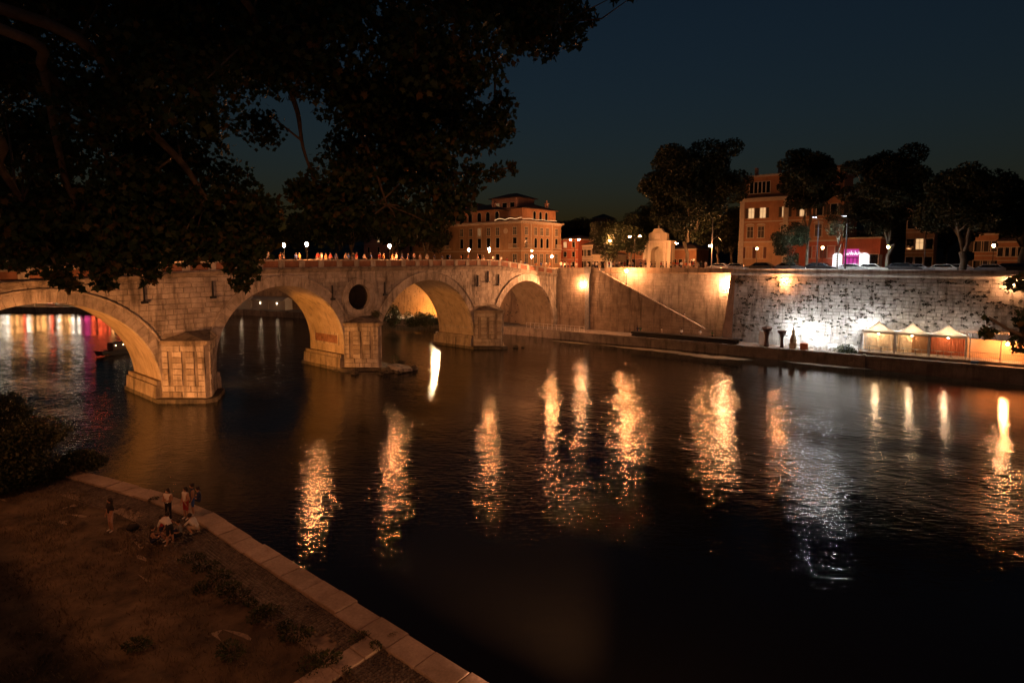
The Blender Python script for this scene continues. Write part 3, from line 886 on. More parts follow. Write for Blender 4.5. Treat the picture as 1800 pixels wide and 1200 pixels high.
# two tall cut-off lamps whose white lenses face straight down over the parapet
L_DOWN = m_emit('white cut-off lens glow', COOL, 420.0)
for px, nm in ((1436, 'left one above the speckled wall'), (1486, 'right one above the speckled wall')):
    yy = 75.2; xx = wall_x(px, yy); y1 = -3.0
    root = empty('street_lamp', place(W(xx, yy, WSTREET), THETA), 'tall hooded white street lamp by the far parapet, ' + nm, 'street lamp', 'street lamps on the far bank')
    MB().lathe([(.14, 0), (.12, 1.0), (.07, 8.3)], 8).tube([(0, 0, 8.2), (0, -.5, 8.7), (0, y1, 8.75)], .04, 6).build('post', IRON, root)
    MB().box(-.34, .34, y1 - .5, y1 + .5, 8.72, 8.86).box(-.34, -.30, y1 - .5, y1 + .5, 8.60, 8.72).box(.30, .34, y1 - .5, y1 + .5, 8.60, 8.72).box(-.30, .30, y1 - .5, y1 - .46, 8.56, 8.72).box(-.30, .30, y1 + .46, y1 + .5, 8.60, 8.72).build('lamp_hood', IRON, root)
    MB().box(-.28, .28, y1 - .44, y1 + .44, 8.69, 8.715).build('lamp_glass', L_DOWN, root)
# slim grey pole with a light half way up
root = empty('light_pole', place(W(wall_x(1251, 77), 77, WSTREET), THETA), 'tall slim grey pole with lamp beside the big tree', 'street lamp')
MB().lathe([(.14, 0), (.11, 4), (.08, 9.5)], 8).build('post', STEEL, root)
MB().ball((-.3, -.2, 4.6), .18, 8, 6).build('lamp_head', L_STREET, root)
MB().tube([(0, 0, 5.6), (.9, 0, 6.4), (1.7, 0, 5.4)], .03, 6).build('arm', STEEL, root)
# lamp post standing on the stair, wall floodlights
lantern_post('stair_lamp', WMAT @ Vector((-.15, 15.0, stair_z(15.0) + .16)), 2.6, 'single lantern post on the diagonal stair', mat=L_STREET, r=.2)
def wall_lamp(a, z, label, n_=2, out=0.55, mat=None, r=.13, target=None, power=0, color=FLOOD, angle=80):
    root = empty('wall_lamp', WMAT @ Matrix.Translation((out - .5 if out > -1 else out - .5, a, z)), label, 'wall lamp', 'lamps fixed on the far embankment wall')
    m = MB().tube([(0.05, 0, .1), (.8, 0, .1)], .03, 6)
    if n_ > 1: m.tube([(.72, 0, -.25 * n_), (.72, 0, .25 * n_)], .03, 6)
    m.build('bracket', IRON, root)
    for k in range(n_):
        MB().ball((.8, 0, (k - (n_ - 1) / 2) * .5), r, 8, 6).build('lamp_head', mat or L_WALL, root)
    if power:
        spot('beam', root, WMAT @ Vector((out + .25, a, z)), target, power, color, angle)
    return root
wall_lamp(6.1, 10.3, 'twin bright floodlight on the grey pilaster beside the last arch', 2, .55, target=W(0.3, 52.5, 9.5), power=23000, color=(1.0, .40, .16), angle=62)
wall_lamp(33.1, 11.0, 'triple bright floodlight at the top of the leaning buttress', 3, -1.75, r=.16, target=WMAT @ Vector((-2.4, 18, 9)), power=900, color=FLOOD, angle=120)
wall_lamp(42.0, 11.9, 'small round lamp high on the speckled wall', 1, -.3, mat=L_STREET)
wall_lamp(69.6, 12.0, 'lamp high on the speckled wall at the right edge', 1, -.2)

# ---------------------------------------------------------------- buildings
LIT = m_emit('lit window', (1.0, 0.58, 0.26), .42)
LITD = m_emit('dim lit window', (1.0, 0.5, 0.2), 0.1)
SHUT = m_plain('dark shutter', (0.045, 0.03, 0.022), .6, var=.15)
SHUTR = m_plain('red brown shutter', (0.12, 0.035, 0.022), .6, var=.15)
TRIM = m_plain('stone trim', (0.50, 0.43, 0.34), .8, var=.15, scale=2)
def plaster(name, c): return m_stone(name, tuple(x * .85 for x in c), tuple(min(.8, x * 1.1) for x in c), stain=tuple(x * .45 for x in c), stain_amt=.35, per_obj=0)
P_OCHRE = plaster('ochre plaster', (0.40, 0.25, 0.14)); P_ORANGE = plaster('orange plaster', (0.42, 0.21, 0.11)); P_RED = plaster('red plaster', (0.46, 0.13, 0.07))
P_PEACH = plaster('peach plaster', (0.55, 0.34, 0.19)); P_GREY = plaster('grey stucco', (0.30, 0.26, 0.22)); P_CREAM = plaster('cream plaster', (0.46, 0.39, 0.28)); P_PINK = plaster('pink plaster', (0.42, 0.24, 0.19))

def window(root, F, x, z, w, h, pane=GLASSD, shutters=None, arch=False, ped=False, frame=TRIM, sill=True, balcony=False):
    """a window on the facade plane F (x along, y into the building, z up); F in root space"""
    t = .12
    m = MB()
    if arch:
        n_ = 10; rr = w / 2
        prof = [(-rr, 0), (-rr, h - rr)] + [(-rr * math.cos(math.pi * k / n_), h - rr + rr * math.sin(math.pi * k / n_)) for k in range(1, n_)] + [(rr, h - rr), (rr, 0)]
        for (a, b_), (c, d) in zip(prof[:-1], prof[1:]):
            o1 = Vector((a, b_ - (h - rr))); o2 = Vector((c, d - (h - rr)))
            def ex(p, q): 
                return (p + t * (1 if p > 0 else -1), q) if q <= h - rr else (p * (1 + t / rr), h - rr + (q - h + rr) * (1 + t / rr))
            e1, e2 = ex(a, b_), ex(c, d)
            vs = [(a, -.06, b_), (c, -.06, d), (e2[0], -.06, e2[1]), (e1[0], -.06, e1[1]), (e1[0], .02, e1[1]), (e2[0], .02, e2[1]), (a, .12, b_), (c, .12, d)]
            m.add(vs, [(0, 1, 2, 3), (3, 2, 5, 4), (0, 6, 7, 1)])
        pm = MB().slab([(p, q) for p, q in prof], 'y', -.03, -.012)
    else:
        m.box(-w / 2 - t, -w / 2, -.06, .04, 0, h + t).box(w / 2, w / 2 + t, -.06, .04, 0, h + t).box(-w / 2, w / 2, -.06, .04, h, h + t)
        pm = MB().box(-w / 2, w / 2, -.012, .03, 0, h)
    T = F @ Matrix.Translation((x, 0, z))
    wo = m.build('window', frame, root, T)
    pm.build('pane', pane, wo)
    if pane is not GLASSD:
        MB().box(-.03, .03, -.05, -.015, 0, h).box(-w / 2, w / 2, -.05, -.015, h * .62, h * .62 + .05).build('glazing_bar', TRIM, wo)
    if sill: MB().box(-w / 2 - .2, w / 2 + .2, -.2, .0, -.14, 0).build('sill', frame, wo)
    if shutters is not None:
        for sg in (-1, 1):
            c = sg * (w / 2 + t + w * .25)
            sm = MB().box(c - w * .24, c + w * .24, -.11, -.065, 0, h)
            for k in range(6): sm.box(c - w * .2, c + w * .2, -.125, -.111, h * (k + .15) / 6, h * (k + .75) / 6)
            sm.build('shutter', shutters, wo)
    if ped:
        n_ = 8; pr = [(-w / 2 - .3, h + .25)] + [(-(w / 2 + .3) * math.cos(math.pi * k / n_), h + .3 + .38 * math.sin(math.pi * k / n_)) for k in range(n_ + 1)] + [(w / 2 + .3, h + .25)]
        MB().slab(pr, 'y', -.22, 0).build('pediment', frame, wo)
    if balcony:
        bm = MB().box(-w / 2 - .8, w / 2 + .8, -.9, 0, -.22, -.02)
        for k in range(9):
            xx = -w / 2 - .75 + (w + 1.5) * k / 8; bm.box(xx - .03, xx + .03, -.88, -.82, -.02, .85)
        bm.box(-w / 2 - .8, w / 2 + .8, -.9, -.8, .85, .95).build('balcony', frame, wo)
    return wo

def Fside(M_, ang): return M_ @ Matrix.Rotation(ang, 4, 'Z')
IDM = Matrix.Identity(4)
def hip_roof(w0, w1, d0, d1, z, h, ov=.6, ridge=.35):
    m = MB(); a = (d1 - d0) * .5 * .9
    base = [(w0 - ov, d0 - ov), (w1 + ov, d0 - ov), (w1 + ov, d1 + ov), (w0 - ov, d1 + ov)]
    rx0, rx1 = w0 + min(a, (w1 - w0) * .45), w1 - min(a, (w1 - w0) * .45); my = (d0 + d1) / 2
    m.add([(*p, z) for p in base] + [(*p, z + .12) for p in base] + [(rx0, my, z + h), (rx1, my, z + h)],
          [(3, 2, 1, 0), (0, 1, 5, 4), (1, 2, 6, 5), (2, 3, 7, 6), (3, 0, 4, 7), (4, 5, 9, 8), (5, 6, 9), (6, 7, 8, 9), (7, 4, 8)])
    return m

# corner palace at the bridgehead
c0x, c0y = -21.5, 84.0
pal = empty('corner_palace', FRAME @ Matrix.Translation((c0x, c0y, BZ)), 'large ochre palace with arched loggia and roof tower at the bridgehead', 'building')
MB().box(-40, 0, 0, 17, 0, 12.0).build('wall', P_OCHRE, pal)
MB().box(-40.1, .12, -.12, 17.1, 5.0, 5.25).build('string_course', TRIM, pal)
m = MB().box(-40.5, .6, -.6, 17.5, 12.15, 12.5).box(-40.2, .3, -.3, 17.2, 11.85, 12.15)
for k in range(60): m.box(-40 + k * .68, -40 + k * .68 + .3, -.52, -.3, 11.85, 12.13)
for k in range(25): m.box(.3, .52, k * .68, k * .68 + .3, 11.85, 12.13)
m.build('cornice', TRIM, pal)
MB().box(-38, -9.5, 1.2, 14, 12.5, 15.7).box(-4.2, -.4, 1.0, 15, 12.5, 15.6).build('loggia_wall', P_ORANGE, pal)
rf = hip_roof(-38, -9.5, 1.2, 14, 15.7, 2.2).build('roof', TILE, pal)
hip_roof(-4.6, -.2, .8, 15.2, 15.6, 1.5, .4).build('roof', TILE, pal)
MB().box(-36, -24, 5, 12, 15.7, 18.6).box(-15, -6, 6, 13, 12.5, 19.0).build('tower_wall', P_PINK, pal)
hip_roof(-36, -24, 5, 12, 18.6, 1.1).build('tower_roof', TILE, pal)
hip_roof(-15, -6, 6, 13, 19.0, 1.6, .8).build('tower_roof', TILE, pal)
for cx, cy, cz in ((-12, 3.5, 16.2), (-3.2, 2.0, 15.9), (-1.2, 12, 15.9), (-25, 4, 16.4)):
    MB().box(cx - .35, cx + .35, cy - .35, cy + .35, cz - .6, cz + 1.5).box(cx - .5, cx + .5, cy - .5, cy + .5, cz + 1.5, cz + 1.7).lathe([(.25, 1.7), (.3, 2.0), (.1, 2.5)], 6, (cx, cy, cz)).build('chimney', P_PINK, rf)
SLATE = m_plain('grey green shutter', (0.06, 0.06, 0.05), .6, var=.15)
for px in (787, 812, 828, 843, 859, 875, 905):
    x = wall_x(px, c0y) - c0x
    mid = px == 843
    if px not in (828, 859): window(pal, IDM, x, 2.0, 1.25, 2.3, SLATE if px > 880 else GLASSD)
    window(pal, IDM, x, 5.9, 1.2, 2.5, GLASSD, balcony=px in (787, 905), ped=mid)
    window(pal, IDM, x, 9.1, 1.1, 1.9, SLATE if not mid else LITD)
MB().lathe([(.7, 0), (.7, .12), (.45, .12), (.45, .05)], 16).build('round_plaque', TRIM, pal, Matrix.Translation((wall_x(889, c0y) - c0x, 0, 10.1)) @ Matrix.Rotation(math.pi / 2, 4, 'X'))
for px in (798, 812, 827, 843, 858, 874):
    window(pal, Matrix.Translation((0, 1.2, 0)), wall_x(px, c0y + 1.2) - c0x, 12.9, 1.3, 2.3, GLASSD, arch=True, sill=False)
FR_ = Matrix.Rotation(math.pi / 2, 4, 'Z')           # facade that looks downstream (+x)
for yy, kind in ((2.0, 0), (5.8, 1), (8.3, 1), (10.8, 1), (14.8, 2)):
    window(pal, FR_, yy, 2.0, 1.25, 2.4, SLATE)
    window(pal, FR_, yy, 5.9, 1.1, 2.5, GLASSD, arch=kind == 1, balcony=kind != 1)
    window(pal, FR_, yy, 9.1, 1.1, 1.9, SLATE)
    if kind == 1: window(pal, Matrix.Translation((-.4, 0, 0)) @ FR_, yy, 12.9, 1.1, 2.2, GLASSD, arch=True, sill=False)
for yy in (3.9, 12.9): MB().box(0, .12, yy - .15, yy + .15, 0, 11.9).build('pilaster', TRIM, pal)
for k in range(3): window(pal, Matrix.Translation((0, 6, 0)), -13 + 2.6 * k, 16.6, 1.5, 1.2, LITD if k == 0 else GLASSD, sill=False)
# string of fairy lights on the roof terrace
FAIRY = m_emit('fairy lights', (1.0, .55, .24), 1.6)
m = MB(); pr = None
for k in range(90):
    t = k / 89
    p = Vector((-8.5 + 8.8 * min(1, t * 2), -.2, 12.85 + .35 * abs(math.sin(t * 16)))) if t < .5 else Vector((.3, 17 * (t - .5) * 1.7, 12.85 + .22 * abs(math.sin(t * 18))))
    m.ball(p, .055, 5, 4)
fairy = m.build('fairy_lights', FAIRY, None, pal.matrix_world.copy())
tag(fairy, 'string of small warm fairy lights along the palace roof terrace', 'string lights')

def simple_house(name, px0, px1, y, depth, h, mat, label, floors, cols, roof_h=1.6, win=(1.0, 1.6), lit=(), shut=None, base=BZ, roof=True, cat='building', string=True):
    x0, x1 = wall_x(px0, y), wall_x(px1, y)
    root = empty(name, FRAME @ Matrix.Translation((x0, y, base)), label, cat)
    w = x1 - x0
    MB().box(0, w, 0, depth, 0, h).build('wall', mat, root)
    MB().box(-.2, w + .2, -.25, depth, h - .02, h + .22).build('cornice', TRIM, root)
    if roof: hip_roof(0, w, 0, depth, h + .22, roof_h, .35).build('roof', TILE, root)
    for fi, z in enumerate(floors):
        if string and fi: MB().box(-.03, w + .03, -.09, 0, z - .75, z - .58).build('string_course', TRIM, root)
        for ci in range(cols):
            window(root, IDM, w * (ci + .5) / cols, z, win[0], win[1], LIT if (fi, ci) in lit else GLASSD, shut)
    return root
simple_house('red_house', 986, 1016, 104, 10, 8.3, P_RED, 'narrow red house with pale trim beside the palace', (1.0, 3.7, 6.3), 2, 1.2, (.9, 1.4), lit=((2, 0),))
simple_house('grey_house', 1016, 1042, 106, 10, 6.6, P_GREY, 'plain grey stucco house between red house and pale shop', (.8, 3.9), 2, 1.3, (1.2, 1.7), shut=SLATE)
simple_house('low_shop', 1042, 1078, 105, 9, 4.0, P_CREAM, 'low pale shop with dark doorway under the dark trees', (.3,), 3, 1.0, (1.5, 2.2), lit=((0, 2),))
simple_house('ochre_wall_house', 1086, 1131, 112, 8, 5.2, P_ORANGE, 'low orange house behind the crowd left of fountain', (1.2,), 4, 1.4, (1.0, 1.8))
simple_house('ochre_side_house', 1180, 1224, 114, 8, 5.4, P_ORANGE, 'low orange house behind the crowd right of fountain', (1.2,), 4, 1.4, (1.0, 1.8), lit=((0, 2),))
simple_house('hill_tower_house', 1041, 1062, 190, 8, 21.0, P_ORANGE, 'tower house with lit top window above the dark trees', (17.5,), 2, 1.8, (1.6, 1.8), lit=((0, 1),))
simple_house('dark_mansion', 640, 775, 96, 14, 15.0, P_PINK, 'dim pinkish block behind the trees left of the palace', (2, 5.5, 9, 12), 7, 2.0, (1.1, 1.8), lit=((2, 1), (3, 4)))

# fountain arch
fx0, fx1 = wall_x(1131, 108), wall_x(1178, 108); fw = fx1 - fx0
ft = empty('fountain_arch', FRAME @ Matrix.Translation((fx0, 108, BZ)), 'monumental pale stone fountain niche with round arch behind the crowd', 'fountain')
m = MB(); cx = fw / 2; rr = fw * .22
m.box(0, cx - rr, 0, 2.6, 0, 7.2).box(cx + rr, fw, 0, 2.6, 0, 7.2).box(cx - rr, cx + rr, 2.2, 2.6, 0, 7.2)
for k in range(12):
    t0, t1 = math.pi * k / 12, math.pi * (k + 1) / 12
    q = [(cx - rr * math.cos(t), 4.6 + rr * math.sin(t)) for t in (t0, t1)]
    m.add([(q[0][0], 0, q[0][1]), (q[1][0], 0, q[1][1]), (q[1][0], 0, 7.2), (q[0][0], 0, 7.2), (q[0][0], 2.2, q[0][1]), (q[1][0], 2.2, q[1][1])], [(0, 1, 2, 3), (0, 4, 5, 1)])
m.build('niche', P_CREAM, ft)
MB().box(-.25, fw + .25, -.3, 2.7, 7.2, 7.65).box(-.05, .7, -.22, 0, 0, 7.2).box(fw - .7, fw + .05, -.22, 0, 0, 7.2).box(cx - rr - .75, cx - rr - .2, -.2, 0, 0, 7.2).box(cx + rr + .2, cx + rr + .75, -.2, 0, 0, 7.2).build('entablature', TRIM, ft)
MB().slab([(cx - fw * .34, 7.65), (cx + fw * .34, 7.65), (cx + fw * .34, 9.4), (cx + fw * .2, 9.9), (cx + fw * .12, 10.7), (cx - fw * .12, 10.7), (cx - fw * .2, 9.9), (cx - fw * .34, 9.4)], 'y', .3, 1.6).build('attic', P_CREAM, ft)
MB().box(cx - .7, cx + .7, .15, .32, 8.1, 9.5).lathe([(.16, 10.7), (.22, 11.0), (.05, 11.6)], 8, (cx, .9, 0)).build('crest', TRIM, ft)
floodlight(W(fx0 + fw * .3, 101, WSTREET + 1.0), W(fx0 + fw / 2, 108, WSTREET + 5), 60, (1, .5, .2), 'floodlight on the pavement aimed at the fountain arch', 110, stand=.5)

# big palazzo on the right
py0 = 95.0
qx0, qx1 = wall_x(1298, py0), wall_x(1479, py0); qw = qx1 - qx0
pz = empty('orange_palazzo', FRAME @ Matrix.Translation((qx0, py0, BZ)), 'tall orange palazzo with lit windows behind the parked cars', 'building')
MB().box(0, qw, 0, 14, 6.3, 14.8).build('wall', P_ORANGE, pz)
MB().box(-.02, qw * .47, -.02, 14, 0, 6.3).build('ground_floor_wall', P_PEACH, pz)
MB().box(qw * .47, qw + .02, -.02, 14, 0, 6.3).build('ground_floor_wall', P_RED, pz)
MB().box(-.1, qw + .1, -.14, 14, 6.3, 6.6).box(-.06, qw + .06, -.1, 14, 10.4, 10.6).build('string_course', TRIM, pz)
MB().box(-.8, qw + .8, -.9, 14.5, 14.8, 15.2).box(-.4, qw + .4, -.45, 14.3, 14.5, 14.8).build('cornice', TRIM, pz)
MB().box(.6, qw - 1.0, .5, 14, 15.2, 19.4).build('attic_wall', P_ORANGE, pz)
MB().box(.1, qw - .5, 0, 14.2, 19.4, 19.75).build('attic_cornice', TRIM, pz)
rf = hip_roof(1.0, qw - 1.4, 1, 13.5, 19.75, .9, .3).build('roof', TILE, pz)
for cx in (2.0, 6.5, 9.0): MB().box(cx - .3, cx + .3, 3, 3.6, 20, 21.6).build('chimney', P_PINK, rf)
[MB().box(c_ - .45, c_ + .45, -.14, 0, 0, 14.5).build('pilaster', TRIM, pz) for c_ in (.45, qw * .47)]
for k in range(10): MB().box(-.12, .95, -.2, -.13, .5 + k * .58, .5 + k * .58 + .5).build('quoin', TRIM, pz)
px2x = lambda px: wall_x(px, py0) - qx0
for px, l in ((1316, 1), (1335, 1), (1433, 1), (1460, 0)): window(pz, IDM, px2x(px), 3.2, 1.15, 2.2, LIT if l else GLASSD, SHUTR)
for px in (1317, 1336, 1376, 1405, 1436, 1462): window(pz, IDM, px2x(px), 7.3, 1.15, 2.2, SHUT, ped=True)
for px, l in ((1318, 1), (1338, 1), (1377, 1), (1408, 1), (1437, 0), (1462, 0)): window(pz, IDM, px2x(px), 11.2, 1.05, 2.0, LIT if l else GLASSD, SHUT)
for px in (1316, 1323, 1330, 1337, 1344, 1374, 1381): window(pz, Matrix.Translation((0, .5, 0)), px2x(px), 16.2, .75, 2.2, GLASSD)
MB().box(qw - 2.2, qw - .3, 1, 4, 15.2, 19.9).box(qw - 2.5, qw, .7, 4.3, 19.9, 20.3).build('turret', P_ORANGE, pz)
MB().box(px2x(1398), px2x(1404), -.05, .1, 0, 4.2).build('door', SHUT, pz)
# shop annex with the magenta lit entrance
ax0, ax1 = wall_x(1480, py0 - 1), wall_x(1546, py0 - 1); aw = ax1 - ax0
ax = empty('shop_annex', FRAME @ Matrix.Translation((ax0, py0 - 1, BZ + .4)), 'low red annex with magenta lit shop entrance and roof terrace', 'building')
MB().box(.02, aw, 0, 12, 0, 6.2).build('wall', P_RED, ax)
MB().box(-.05, aw + .2, -.2, 12, 6.2, 6.5).build('cornice', TRIM, ax)
m = MB()
for k in range(12): m.box(aw * k / 11 - .03, aw * k / 11 + .03, -.1, -.04, 6.5, 7.5)
m.box(0, aw, -.12, -.02, 7.5, 7.58).build('terrace_railing', IRON, ax)
MAG = m_emit('magenta shop glow', (0.75, 0.03, 0.42), 0.35)
SIGNW = m_emit('white backlit sign', (0.95, 0.92, 1.0), 1.0)
p2 = lambda px: wall_x(px, py0 - 1) - ax0
MB().box(p2(1483), p2(1509), -.1, .02, .2, 4.4).build('shop_entrance', MAG, ax)
m = MB()
for k in range(4): m.box(p2(1485 + 7 * k), p2(1485 + 7 * k) + .12, -.16, -.1, .2, 2.9)
m.box(p2(1483), p2(1509), -.16, -.1, 2.8, 2.95).build('door_frame', SHUT, ax)
m = MB(); x = p2(1485)
for k, (w_, h_, dz) in enumerate(((.28, .7, 0), (.16, .4, 0), (.24, .5, .1), (.2, .8, .05), (.3, .45, 0), (.14, .7, .1), (.25, .45, 0), (.2, .55, .15), (.3, .4, 0))):
    m.tube([(x, -.2, 3.3 + dz), (x + w_ * .3, -.2, 3.3 + dz + h_), (x + w_, -.2, 3.35 + dz), (x + w_ + .05, -.2, 3.3 + dz + h_ * .5)], .045, 5); x += w_ + .08
m.build('script_sign', SIGNW, ax)
for px in (1472, 1519):
    s_ = MB().slab([(-.75, 0), (.75, 0), (.75, 2.2), (.45, 2.5), (0, 2.62), (-.45, 2.5), (-.75, 2.2)], 'y', -.16, -.04).build('menu_board', SIGNW, ax, Matrix.Translation((p2(px), 0, 1.1)))
    m = MB()
    for k in range(5): m.box(-.62, .62, -.18, -.161, .3 + k * .42, .4 + k * .42)
    m.build('board_lines', SHUT, s_)
window(ax, IDM, p2(1536), 1.2, 1.2, 2.2, GLASSD, SHUT)
TERR = m_emit('terrace lights', (1, .55, .2), 5.0)
simple_house('ochre_house', 1590, 1640, 104, 9, 12.5, P_OCHRE, 'ochre house half hidden between the right trees', (1.5, 4.8, 8.6), 3, 1.4, (1.1, 1.9), lit=((1, 1),))
simple_house('orange_row_house', 1712, 1752, 97, 10, 6.9, P_ORANGE, 'orange house with dark shutters under the rightmost tree', (1.0, 4.2), 3, 1.2, (1.1, 1.7), shut=SHUT)
simple_house('bright_orange_house', 1753, 1797, 96, 10, 5.6, P_ORANGE, 'bright orange house at the right edge of the street', (.6, 3.4), 4, 1.2, (.8, 1.4))
simple_house('rose_house', 1798, 1850, 96, 10, 8.0, P_RED, 'rose coloured house cut by the right edge', (1.0, 4.2), 3, 1.2, (1.0, 1.7))
# lanterns added only to light the street fronts
for px, yy, nm in ((935, 80.5, 'by the palace corner'), (860, 80.0, 'below the palace facade'), (1330, 88, 'before the peach ground floor'), (1445, 87, 'before the red ground floor'), (1560, 88, 'between the right trees'), (1745, 88, 'before the orange houses')):
    lantern_post('facade_fill_lantern', W(wall_x(px, yy), yy, WSTREET), 4.2, 'added facade-lighting lantern standing ' + nm, mat=L_FRONT, r=.2, group='added lanterns lighting the far fronts')

# ---------------------------------------------------------------- trees on the far bank
def limb_path(r, a, b_, sag, n_=6):
    a, b_ = Vector(a), Vector(b_); pts = []
    for k in range(n_ + 1):
        t = k / n_
        p = a.lerp(b_, t); p.z += sag * math.sin(t * math.pi)
        if 0 < k < n_: p += Vector(r.normal(size=3)) * (b_ - a).length * .03
        pts.append(p)
    return pts
def tree_mesh(seed, h, rad, trunk_h, n_leaf=6500, leaf=.36, fork=4, low=0.0, trunk_r=.38, flat=.9):
    """returns trunk mesh and crown mesh of a spreading street tree, base at the origin"""
    r = np.random.default_rng(seed); T = MB()
    T.tube([(0, 0, -.3), (0, 0, .4), (.15 * r.normal(), .15 * r.normal(), trunk_h * .6), (.3 * r.normal(), .3 * r.normal(), trunk_h)], [trunk_r * 1.5, trunk_r, trunk_r * .85, trunk_r * .8], 9)
    tips = []
    for k in range(fork):
        a = 2 * math.pi * (k + r.random() * .6) / fork
        e = Vector((math.cos(a) * rad * r.uniform(.35, .6), math.sin(a) * rad * r.uniform(.35, .6), trunk_h + (h - trunk_h) * r.uniform(.45, .7)))
        p = limb_path(r, (0, 0, trunk_h - .1), e, .8); T.tube(p, list(np.linspace(trunk_r * .6, trunk_r * .16, len(p))), 7)
        tips.append(e)
        for j in range(4):
            a2 = a + r.normal() * .9
            s = p[2 + j % 4]
            e2 = s + Vector((math.cos(a2) * rad * r.uniform(.25, .5), math.sin(a2) * rad * r.uniform(.25, .5), r.uniform(.05, .35) * (h - trunk_h)))
            q = limb_path(r, s, e2, .3, 4); T.tube(q, list(np.linspace(trunk_r * .24, .03, len(q))), 5); tips.append(e2)
    cl = []
    for k in range(34):
        d = r.normal(size=3); d /= np.linalg.norm(d); u = r.random() ** .45
        zc = (trunk_h + low + h) / 2; hz = (h - trunk_h - low) / 2
        c = np.array([d[0] * rad * u * .8, d[1] * rad * u * .8, zc + d[2] * hz * u * flat])
        cl.append((c, rad * r.uniform(.2, .36)))
    for t in tips: cl.append((np.array(t), rad * r.uniform(.18, .3)))
    w = np.array([q[1] ** 2 for q in cl]); w /= w.sum()
    pts = np.concatenate([sphere_pts(r, max(4, int(n_leaf * wi)), c, (rr, rr, rr * .75)) for (c, rr), wi in zip(cl, w)])
    v, f = leaf_cloud(pts, leaf, seed + 1)
    return T.mesh('trunk', True), fast_mesh('crown', v, f, 4)
def plant_tree(name, label, base, meshes, rz=0, s=1.0, group=None, cat='tree', leafm=LEAF_F):
    root = empty(name, place(base, rz, s), label, cat, group)
    link('trunk', meshes[0], BARK, root); link('crown', meshes[1], leafm, root)
    return root
GT = 'plane trees on the far embankment'
def far_xy(px, y): return W(wall_x(px, y), y, WSTREET)
plant_tree('plane_tree', 'huge dense dark tree with forked pale trunk right of the fountain', far_xy(1208, 79), tree_mesh(21, 24.0, 10.2, 5.5, 52000, .5, 5, -2.2), 0, 1, GT)
plant_tree('plane_tree', 'tall thin crowned tree rising in front of the orange palazzo', far_xy(1418, 81), tree_mesh(22, 21.5, 5.6, 7.0, 22000, .44, 4, 3.0, .26), .5, 1, GT)
plant_tree('plane_tree', 'broad dark tree standing right of the magenta shop', far_xy(1560, 80), tree_mesh(23, 19.5, 6.8, 4.5, 32000, .44, 4, 0.0, .3), 1.1, 1, GT)
plant_tree('plane_tree', 'wide tree with pale forked limbs near the right edge', far_xy(1693, 77), tree_mesh(24, 15.0, 7.0, 3.2, 30000, .42, 5, 2.2, .48), .2, 1, GT)
plant_tree('plane_tree', 'dark tree cut by the right edge of the picture', far_xy(1795, 82), tree_mesh(25, 15.0, 6.2, 4.0, 22000, .42, 4, 1.0), 2.2, 1, GT)
plant_tree('young_tree', 'small rounded leafy tree before the palazzo ground floor', far_xy(1388, 77.5), tree_mesh(26, 8.6, 3.4, 1.6, 7000, .28, 4, -.6, .14), 0, 1)
plant_tree('young_tree', 'slender young tree in front of the magenta shop', far_xy(1472, 77), tree_mesh(27, 11.5, 2.6, 4.6, 1500, .26, 4, .5, .13), .7, 1)
plant_tree('oak_tree', 'rounded dark evergreen between the pale shop and fountain', far_xy(1078, 97), tree_mesh(28, 12.5, 6.4, 2.5, 16000, .4, 5, -.3, .3), 0, 1)
plant_tree('oak_tree', 'smaller dark evergreen directly left of fountain arch', far_xy(1108, 103), tree_mesh(29, 10.5, 4.4, 2.4, 8000, .36, 4, .5, .25), 1, 1)
tm = [tree_mesh(31, 17.5, 7.8, 4.0, 18000, .46, 5, -.5), tree_mesh(32, 16.0, 7.2, 3.6, 17000, .46, 4, -.5)]
for k, (px, yy, s_, lb) in enumerate(((748, 76, .95, 'with pale fork visible above the bridge'), (690, 74, 1.0, 'above the round eye of the bridge'), (618, 71, 1.1, 'behind the lanterns over the second arch'), (540, 66, 1.1, 'behind the close pair of lanterns'),
                                      (452, 60, 1.15, 'behind the hanging leaves'), (350, 52, 1.1, 'second from the left behind the bridge'), (240, 42, 1.1, 'leftmost behind the bridge'))):
    plant_tree('plane_tree', 'dark upstream plane tree ' + lb, W(wall_x(px, yy), yy, WSTREET), tm[k % 2], k * 1.3, s_, 'dark plane trees upstream behind the bridge')

